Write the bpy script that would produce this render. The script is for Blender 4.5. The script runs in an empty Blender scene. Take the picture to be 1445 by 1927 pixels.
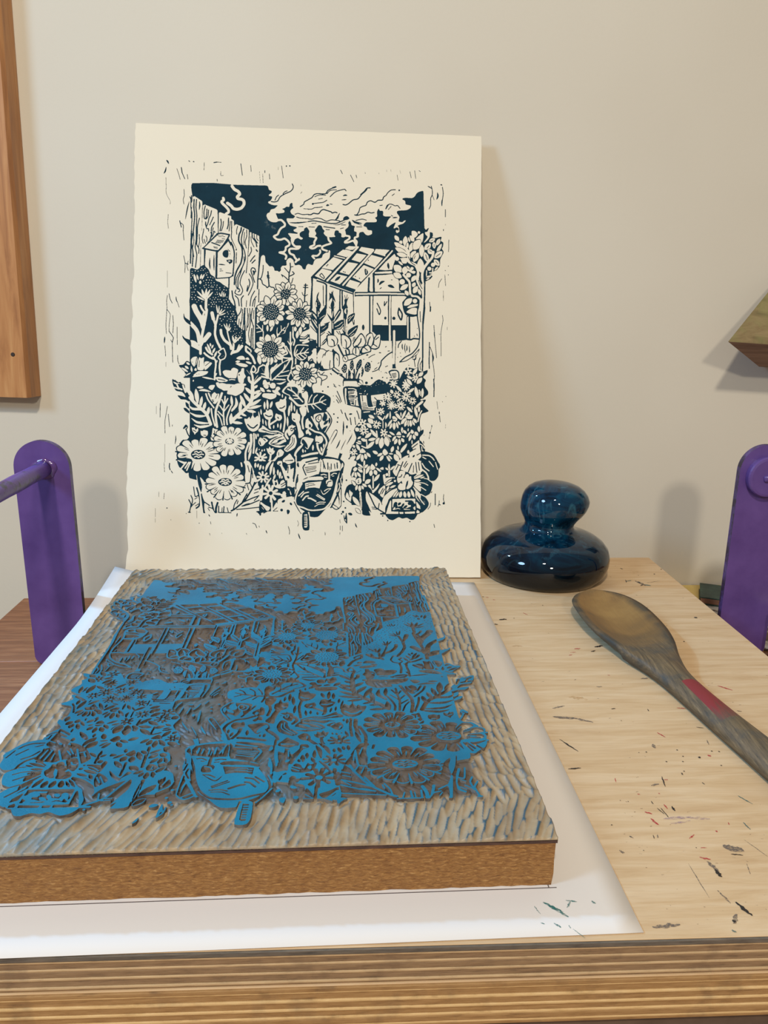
import bpy, bmesh, math, random
import numpy as np
from mathutils import Vector, Matrix

scene = bpy.context.scene
col = scene.collection

# ---------------------------------------------------------------- camera
# world frame: x right along the wall, y into the wall, z up; z = 0 is the top of the plywood
CAM = np.array([0.0366, -0.2367, 0.2092])
CR = np.array([0.9988, -0.0466, 0.0127])
CU = np.array([-0.0003, 0.2575, 0.9663])
CF = np.array([0.0483, 0.9651, -0.2572])
FPX, PX, PY = 1441.1, 722.5, 963.5
cam_data = bpy.data.cameras.new('camera')
cam_data.sensor_fit = 'HORIZONTAL'
cam_data.sensor_width = 36.0
cam_data.lens = FPX / 1445.0 * 36.0
cam_data.clip_start = 0.005
cam = bpy.data.objects.new('camera', cam_data)
col.objects.link(cam)
_m = Matrix(((CR[0], CU[0], -CF[0]), (CR[1], CU[1], -CF[1]), (CR[2], CU[2], -CF[2]))).to_4x4()
_m.translation = Vector(CAM)
cam.matrix_world = _m
scene.camera = cam

# ---------------------------------------------------------------- light
world = bpy.data.worlds.new('room_ambient')
scene.world = world
world.use_nodes = True
world.node_tree.nodes['Background'].inputs[0].default_value = (1.0, 0.92, 0.82, 1)
world.node_tree.nodes['Background'].inputs[1].default_value = 0.2

def lamp(name, kind, loc, target, power, color, size=0.1, spread=None):
    d = bpy.data.lights.new(name, kind)
    d.energy = power
    d.color = color
    if kind == 'AREA':
        d.shape = 'DISK'
        d.size = size
        if spread:
            d.spread = spread
    else:
        d.shadow_soft_size = size
    o = bpy.data.objects.new(name, d)
    col.objects.link(o)
    o.location = loc
    o.rotation_euler = (Vector(target) - Vector(loc)).to_track_quat('-Z', 'Y').to_euler()
    return o

# cool clip-on spotlight above the left end of the bench, close to the wall
sp = lamp('work_spot_light', 'SPOT', (-0.53, 0.405, 0.60), (0.0, -0.08, 0.0), 14.0, (0.17, 0.53, 1.0), 0.02)
sp.data.spot_size = math.radians(78)
sp.data.spot_blend = 0.75
# daylight from a window on the left
lamp('window_light', 'AREA', (-1.0, -0.40, 0.78), (-0.15, 0.45, 0.36), 8.0, (0.40, 0.67, 1.0), 0.32)
# warm ceiling spots behind the photographer
lamp('ceiling_spot_light', 'AREA', (-0.22, -1.20, 1.55), (0.1, 0.2, 0.0), 20, (1.0, 0.91, 0.76), 0.13)
lamp('ceiling_spot_light', 'AREA', (0.12, -2.90, 1.45), (0.1, 0.2, 0.0), 24, (1.0, 0.91, 0.76), 0.26)

scene.view_settings.view_transform = 'Standard'
scene.view_settings.look = 'None'
scene.view_settings.gamma = 1.0
scene.view_settings.use_curve_mapping = False
scene.view_settings.exposure = 0.10

# ---------------------------------------------------------------- pixel -> surface helpers
def ray(x, y):
    return CF + CR * (x - PX) / FPX - CU * (y - PY) / FPX

def at_z(x, y, z=0.0):
    d = ray(x, y)
    return CAM + d * ((z - CAM[2]) / d[2])

def at_y(x, y, Y):
    d = ray(x, y)
    return CAM + d * ((Y - CAM[1]) / d[1])

# ---------------------------------------------------------------- materials
def srgb(r, g, b):
    f = lambda c: (c / 255 / 12.92) if c / 255 <= .04045 else ((c / 255 + .055) / 1.055)**2.4
    return (f(r), f(g), f(b), 1.0)

class Mat:
    def __init__(self, name, color=(.5, .5, .5, 1), rough=.6, **kw):
        self.m = bpy.data.materials.new(name)
        self.m.use_nodes = True
        self.nt = self.m.node_tree
        self.b = self.nt.nodes['Principled BSDF']
        self.b.inputs['Base Color'].default_value = color
        self.b.inputs['Roughness'].default_value = rough
        for k, v in kw.items():
            self.b.inputs[k].default_value = v
    def node(self, t, **kw):
        n = self.nt.nodes.new(t)
        for k, v in kw.items():
            if k in n.inputs:
                n.inputs[k].default_value = v
            else:
                setattr(n, k, v)
        return n
    def link(self, a, b):
        self.nt.links.new(a, b)
    def coords(self, scale=(1, 1, 1), rot=(0, 0, 0), kind='Object'):
        tc = self.node('ShaderNodeTexCoord')
        mp = self.node('ShaderNodeMapping')
        mp.inputs['Scale'].default_value = scale
        mp.inputs['Rotation'].default_value = rot
        self.link(tc.outputs[kind], mp.inputs['Vector'])
        return mp.outputs['Vector']
    def noise(self, vec, scale=5, detail=4, rough=.55, dist=0):
        n = self.node('ShaderNodeTexNoise', Scale=scale, Detail=detail, Roughness=rough, Distortion=dist)
        self.link(vec, n.inputs['Vector'])
        return n.outputs['Fac']
    def ramp(self, fac, stops):
        r = self.node('ShaderNodeValToRGB')
        el = r.color_ramp.elements
        while len(el) < len(stops):
            el.new(.5)
        for e, (p, c) in zip(el, stops):
            e.position = p
            e.color = c
        self.link(fac, r.inputs['Fac'])
        return r.outputs['Color']
    def mix(self, fac, a, b, mode='MIX'):
        n = self.node('ShaderNodeMix', data_type='RGBA', blend_type=mode)
        for s, v in ((n.inputs[0], fac), (n.inputs[6], a), (n.inputs[7], b)):
            if isinstance(v, (int, float, tuple)):
                s.default_value = v
            else:
                self.link(v, s)
        return n.outputs[2]
    def math(self, op, a, b=0.0):
        n = self.node('ShaderNodeMath', operation=op)
        for s, v in zip(n.inputs, (a, b)):
            if isinstance(v, (int, float)):
                s.default_value = v
            else:
                self.link(v, s)
        return n.outputs[0]
    def attr(self, name):
        n = self.node('ShaderNodeAttribute')
        n.attribute_name = name
        return n.outputs['Fac']
    def color(self, out):
        self.link(out, self.b.inputs['Base Color'])
        return self
    def bump(self, fac, strength=.2, dist=.001):
        n = self.node('ShaderNodeBump', Strength=strength, Distance=dist)
        self.link(fac, n.inputs['Height'])
        self.link(n.outputs['Normal'], self.b.inputs['Normal'])
        return self

BLK = (0, 0, 0, 1)
WHT = (1, 1, 1, 1)
# ---------------------------------------------------------------- artwork raster
AX0, AY0, AW, AH, SS = 288.0, 288.0, 584.0, 740.0, 3
GW, GH = int(AW * SS), int(AH * SS)

def spline(p, closed, n=5):
    p = np.asarray(p, float)
    if len(p) < 3:
        return p
    if closed:
        q = np.vstack([p[-1], p, p[0], p[1]])
    else:
        q = np.vstack([2 * p[0] - p[1], p, 2 * p[-1] - p[-2]])
    out = []
    for i in range(1, len(q) - 2):
        a, b, c, d = q[i - 1], q[i], q[i + 1], q[i + 2]
        for t in np.linspace(0, 1, n, endpoint=False):
            m1, m2 = 0.42 * (c - a), 0.42 * (d - b)
            seg = math.hypot(*(c - b))
            if seg > 90:
                m1 = m2 = c - b
            lim = (0.75 if seg <= 90 else 1.0) * seg + 1e-9
            m1 = m1 * min(1, lim / (math.hypot(*m1) + 1e-9))
            m2 = m2 * min(1, lim / (math.hypot(*m2) + 1e-9))
            out.append((2 * t**3 - 3 * t**2 + 1) * b + (t**3 - 2 * t**2 + t) * m1 + (-2 * t**3 + 3 * t**2) * c + (t**3 - t**2) * m2)
    if not closed:
        out.append(q[-2])
    return np.array(out)

def fill_poly(G, p, val):
    """p in sample units"""
    x, y = p[:, 0], p[:, 1]
    y0, y1 = max(0, int(math.ceil(y.min() - .5))), min(G.shape[0] - 1, int(math.floor(y.max() - .5)))
    if y1 < y0:
        return
    rows = np.arange(y0, y1 + 1) + .5
    xa, ya, xb, yb = x, y, np.roll(x, -1), np.roll(y, -1)
    R = rows[:, None]
    cross = ((ya <= R) & (yb > R)) | ((yb <= R) & (ya > R))
    with np.errstate(divide='ignore', invalid='ignore'):
        X = xa + (R - ya) / (yb - ya) * (xb - xa)
    X = np.where(cross, X, np.inf)
    X.sort(axis=1)
    for k in range(len(rows)):
        r = X[k]
        j = 0
        while j + 1 < len(r) and r[j + 1] < np.inf:
            a, b = int(math.ceil(r[j] - .5)), int(math.floor(r[j + 1] - .5))
            if b >= a and b >= 0:
                G[y0 + k, max(a, 0):b + 1] = val
            j += 2

def stroke(G, p, w, val):
    """p sample units (n,2), w half widths per point"""
    for i in range(len(p) - 1):
        a, b, ra, rb = p[i], p[i + 1], w[i], w[i + 1]
        r = max(ra, rb) + 1
        x0, x1 = int(min(a[0], b[0]) - r), int(max(a[0], b[0]) + r) + 1
        y0, y1 = int(min(a[1], b[1]) - r), int(max(a[1], b[1]) + r) + 1
        x0, y0, x1, y1 = max(x0, 0), max(y0, 0), min(x1, G.shape[1]), min(y1, G.shape[0])
        if x1 <= x0 or y1 <= y0:
            continue
        gx = np.arange(x0, x1) + .5
        gy = (np.arange(y0, y1) + .5)[:, None]
        d = b - a
        L = d[0]**2 + d[1]**2 + 1e-9
        t = np.clip(((gx - a[0]) * d[0] + (gy - a[1]) * d[1]) / L, 0, 1)
        dist = np.hypot(gx - a[0] - t * d[0], gy - a[1] - t * d[1])
        sub = G[y0:y1, x0:x1]
        sub[dist < ra + (rb - ra) * t] = val

def lens(a, b, w):
    a, b = np.array(a), np.array(b)
    d = b - a
    nrm = np.array([-d[1], d[0]]) / (np.hypot(*d) + 1e-9)
    t = np.linspace(0, 1, 13)
    h = w / 2 * np.sin(math.pi * t)**.75
    up = a + np.outer(t, d) + np.outer(h, nrm)
    dn = a + np.outer(t, d) - np.outer(h, nrm)
    return np.vstack([up, dn[::-1]])

def raster_art(text):
    G = np.zeros((GH, GW), np.uint8)
    block = None
    thin = 1.0
    rng = random.Random(5)
    U = 145.0 / 1445.0 * SS
    org = [0.0, 0.0]
    for line in text.splitlines():
        tk = line.split()
        if not tk or tk[0] == '#':
            continue
        op = tk[0]
        if op == '!':
            block = G.copy()
            thin = .72
            continue
        vals, nums = [], []
        head = {'k': 0, 'K': 0, 'w': 0, 'W': 0, 'n': 2}.get(op, 1)
        pre = []
        if op in 'syv':
            head = 0
        for t in tk[1:]:
            if t[0] in 'abcde' and len(t) == 2:
                org = [290 + 145 * int(t[1]) - AX0, 290 + 145 * 'abcde'.index(t[0]) - AY0]
            elif len(pre) < head:
                pre.append(float(t))
            else:
                nums.append(float(t))
                if len(nums) == 2 and op not in 'syv':
                    vals.append((org[0] * SS + nums[0] * U, org[1] * SS + nums[1] * U))
                    nums = []
        p = np.array(vals) if vals else None
        if op in 'kKwW':
            if op in 'KW':
                p = spline(p, True)
            fill_poly(G, p, 1 if op in 'kK' else 0)
        elif op in 'bBcC':
            w = max(pre[0] * (1.0 if op in 'BC' else 1.08) * U / 2 * thin, 1.05 if thin == 1 else .9)
            q = spline(p, False)
            t = np.linspace(0, 1, len(q))
            hw = np.full(len(q), w) if op in 'bc' else w * np.clip(np.sin(math.pi * t), .12, 1)**.7
            stroke(G, q, hw, 1 if op in 'bB' else 0)
        elif op in 'dD':
            for c in p:
                stroke(G, np.array([c, c + .01]), [pre[0] * U] * 2, 1 if op == 'D' else 0)
        elif op in 'lLj':
            for i in range(0, len(p) - 1, 2):
                if op == 'l':
                    ext = (p[i + 1] - p[i]) / (np.hypot(*(p[i + 1] - p[i])) + 1e-9) * 8 * U
                    fill_poly(G, lens(p[i] - ext, p[i + 1] + ext, pre[0] * U + 20 * U), 1)
                fill_poly(G, lens(p[i], p[i + 1], pre[0] * U), 1 if op == 'L' else 0)
        elif op == 'n':
            M = np.zeros_like(G)
            fill_poly(M, p, 1)
            r, sp = pre[0] * U, pre[1] * U
            x0, y0 = p.min(0)
            x1, y1 = p.max(0)
            yy, row = y0, 0
            while yy < y1:
                xx = x0 + (row % 2) * sp / 2
                while xx < x1:
                    c = np.array([xx + rng.uniform(-.25, .25) * sp, yy + rng.uniform(-.25, .25) * sp])
                    cx, cy, m = int(c[0]), int(c[1]), int(r * 2.2)
                    if 0 <= cy < GH and 0 <= cx < GW and M[cy, cx] and G[max(cy - m, 0):cy + m + 1, max(cx - m, 0):cx + m + 1].all():
                        stroke(G, np.array([c, c + .01]), [r * rng.uniform(.8, 1.15)] * 2, 0)
                    xx += sp
                yy += sp * .87
                row += 1
        else:
            cx, cy = org[0] * SS + nums[0] * U, org[1] * SS + nums[1] * U
            if op == 's':       # sunflower: r1 r2 n angle width midline
                r1, r2, n, ang, w = nums[2] * U, nums[3] * U, int(nums[4]), math.radians(nums[5]), nums[6] * U
                P = []
                for k in range(n):
                    a = ang + 2 * math.pi * k / n + rng.uniform(-.06, .06)
                    ro = r2 * rng.uniform(.88, 1.05)
                    P.append((a, ro))
                c0 = np.array([cx, cy])
                for a, ro in P[::2] + P[1::2]:
                    d = np.array([math.cos(a), math.sin(a)])
                    fill_poly(G, lens(c0 + d * r1 * .7, c0 + d * (ro + 16 * U), w + 30 * U), 1)
                    fill_poly(G, lens(c0 + d * r1 * .75, c0 + d * ro, w), 0)
                    if rng.random() < .75:
                        q = np.array([-d[1], d[0]]) * w * .08
                        stroke(G, np.array([c0 + d * r1 * .9, c0 + d * (r1 + (ro - r1) * .3) + q, c0 + d * (r1 + (ro - r1) * .6)]), [8 * U, 6 * U, 3 * U], 1)
                fill_poly(G, np.array([(cx + r1 * math.cos(t), cy + r1 * math.sin(t)) for t in np.linspace(0, 6.283, 40)]), 1)
                sp = 42 * U
                k = 0
                rr = 0
                for k in range(1, 90):
                    rr = 21 * U * math.sqrt(k)
                    if rr > r1 * .9:
                        break
                    a = k * 2.39996
                    c = np.array([cx + rr * math.cos(a), cy + rr * math.sin(a)])
                    stroke(G, np.array([c, c + .01]), [9.5 * U] * 2, 0)
            elif op == 'y':     # small daisy: r n hole
                r, n, hole = nums[2] * U, int(nums[3]), nums[4] * U
                a0 = rng.uniform(0, 6.28)
                c0 = np.array([cx, cy])
                w = 2 * math.pi * r / n * .52
                for k in range(n):
                    a = a0 + 2 * math.pi * k / n + rng.uniform(-.12, .12)
                    d = np.array([math.cos(a), math.sin(a)])
                    ro = r * rng.uniform(.85, 1.1)
                    stroke(G, np.array([c0 + d * r * .2, c0 + d * (ro - w * .35)]), [w * .3, w * .42], 0)
                stroke(G, np.array([c0, c0 + .01]), [r * .36] * 2, 0)
                if hole > 0:
                    stroke(G, np.array([c0, c0 + .01]), [hole] * 2, 1)
            elif op == 'v':     # big daisy: rx ry n angle hx hy
                rx, ry, n, ang, hx, hy = nums[2] * U, nums[3] * U, int(nums[4]), math.radians(nums[5]), nums[6] * U, nums[7] * U
                c0 = np.array([cx, cy])
                S = np.array([rx, ry])
                def P(a, r):
                    return c0 + S * np.array([math.cos(a), math.sin(a)]) * r
                st = 2 * math.pi / n
                pts = []
                for k in range(n):
                    a = ang + st * k
                    e = rng.uniform(.9, 1.04)
                    pts += [P(a - st * .46, .72), P(a - st * .36, .93 * e), P(a, 1.0 * e), P(a + st * .36, .93 * e), P(a + st * .46, .72)]
                out = spline(np.array(pts), True, 4)
                big = c0 + (out - c0) * 1.05
                fill_poly(G, big, 1)
                fill_poly(G, out, 0)
                for k in range(n):
                    a = ang + st * (k + .5)
                    stroke(G, np.array([P(a, .5), P(a, .75), P(a, 1.02)]), [3 * U, 8 * U, 13 * U], 1)
                    for j in range(rng.choice((0, 1, 1, 2))):
                        b = ang + st * (k + rng.uniform(-.25, .25))
                        stroke(G, np.array([P(b, .45 + .1 * j), P(b, .62), P(b, .72 + .1 * j)]), [3 * U, 7 * U, 3 * U], 1)
                fill_poly(G, np.array([(cx + hx * math.cos(t), cy + hy * math.sin(t)) for t in np.linspace(0, 6.283, 40)]), 1)
                for j in (-1, 0, 1):
                    yy = cy + j * hy * .5
                    ww = hx * (.75 if j == 0 else .5)
                    q = spline(np.array([(cx - ww, yy), (cx - ww * .4, yy - 14 * U), (cx + ww * .1, yy + 10 * U), (cx + ww * .6, yy - 10 * U), (cx + ww, yy)]), False)
                    stroke(G, q, np.full(len(q), 11 * U), 0)
    return G, block

def march(G):
    """binary art -> nodes every 2 samples, polygons of the ink region.
    returns (verts Nx2 in target px, faces list of int arrays, boundary segments Mx4)"""
    F = G.astype(np.float32)
    P = np.pad(F, 2)
    B = sum(P[2 + dy:2 + dy + GH, 2 + dx:2 + dx + GW] for dy in (-1, 0, 1) for dx in (-1, 0, 1)) / 9.0
    N = B[::2, ::2].copy()
    N[0, :] = N[-1, :] = 0
    N[:, 0] = N[:, -1] = 0
    step = 2.0 / SS
    I = N > .5
    a, b, c, d = N[:-1, :-1], N[:-1, 1:], N[1:, 1:], N[1:, :-1]
    ia, ib, ic, idd = I[:-1, :-1], I[:-1, 1:], I[1:, 1:], I[1:, :-1]
    case = ia * 1 + ib * 2 + ic * 4 + idd * 8
    quads = []
    full = case == 15
    for r in np.nonzero(full.any(1))[0]:
        row = np.concatenate([[0], full[r].astype(np.int8), [0]])
        df = np.diff(row)
        s, e = np.nonzero(df == 1)[0], np.nonzero(df == -1)[0]
        for i, j in zip(s, e):
            quads.append((i, r, j, r + 1))
    # merge identical runs vertically
    quads.sort(key=lambda q: (q[0], q[2], q[1]))
    merged = []
    for q in quads:
        if merged and merged[-1][0] == q[0] and merged[-1][2] == q[2] and merged[-1][3] == q[1]:
            merged[-1] = (q[0], merged[-1][1], q[2], q[3])
        else:
            merged.append(q)
    polys = {3: [], 4: [], 5: [], 6: []}
    m = np.array(merged, float)
    if len(m):
        polys[4].append(np.stack([m[:, [0, 1]], m[:, [2, 1]], m[:, [2, 3]], m[:, [0, 3]]], 1))
    segs = []
    table = {1: ['a', 'ab', 'da'], 2: ['ab', 'b', 'bc'], 3: ['a', 'b', 'bc', 'da'], 4: ['bc', 'c', 'cd'], 5: ['a', 'ab', 'bc', 'c', 'cd', 'da'],
             6: ['ab', 'b', 'c', 'cd'], 7: ['a', 'b', 'c', 'cd', 'da'], 8: ['da', 'cd', 'd'], 9: ['a', 'ab', 'cd', 'd'], 10: ['ab', 'b', 'bc', 'cd', 'd', 'da'],
             11: ['a', 'b', 'bc', 'cd', 'd'], 12: ['da', 'bc', 'c', 'd'], 13: ['a', 'ab', 'bc', 'c', 'd'], 14: ['da', 'ab', 'b', 'c', 'd']}
    table[12] = ['bc', 'c', 'd', 'da']
    table[14] = ['ab', 'b', 'c', 'd', 'da']
    table[8] = ['cd', 'd', 'da']
    for cs, names in table.items():
        rr, cc = np.nonzero(case == cs)
        if not len(rr):
            continue
        va, vb, vc, vd = a[rr, cc], b[rr, cc], c[rr, cc], d[rr, cc]
        x, y = cc.astype(float), rr.astype(float)
        def it(u, v):
            return np.clip((.5 - u) / np.where(np.abs(v - u) < 1e-6, 1, v - u), .02, .98)
        pts = {'a': (x, y), 'b': (x + 1, y), 'c': (x + 1, y + 1), 'd': (x, y + 1),
               'ab': (x + it(va, vb), y), 'bc': (x + 1, y + it(vb, vc)), 'cd': (x + 1 - it(vc, vd), y + 1), 'da': (x, y + 1 - it(vd, va))}
        arr = np.stack([np.stack(pts[n], 1) for n in names], 1)
        polys[len(names)].append(arr)
        L = len(names)
        for k in range(L):
            if len(names[k]) == 2 and len(names[(k + 1) % L]) == 2:
                segs.append(np.concatenate([arr[:, k], arr[:, (k + 1) % L]], 1))
    out = {}
    for k, v in polys.items():
        if v:
            out[k] = np.concatenate(v) * step + np.array([AX0 + .5 / SS, AY0 + .5 / SS])
    segs = np.concatenate(segs) * step + np.array([AX0 + .5 / SS, AY0 + .5 / SS] * 2)
    return out, segs

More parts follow.
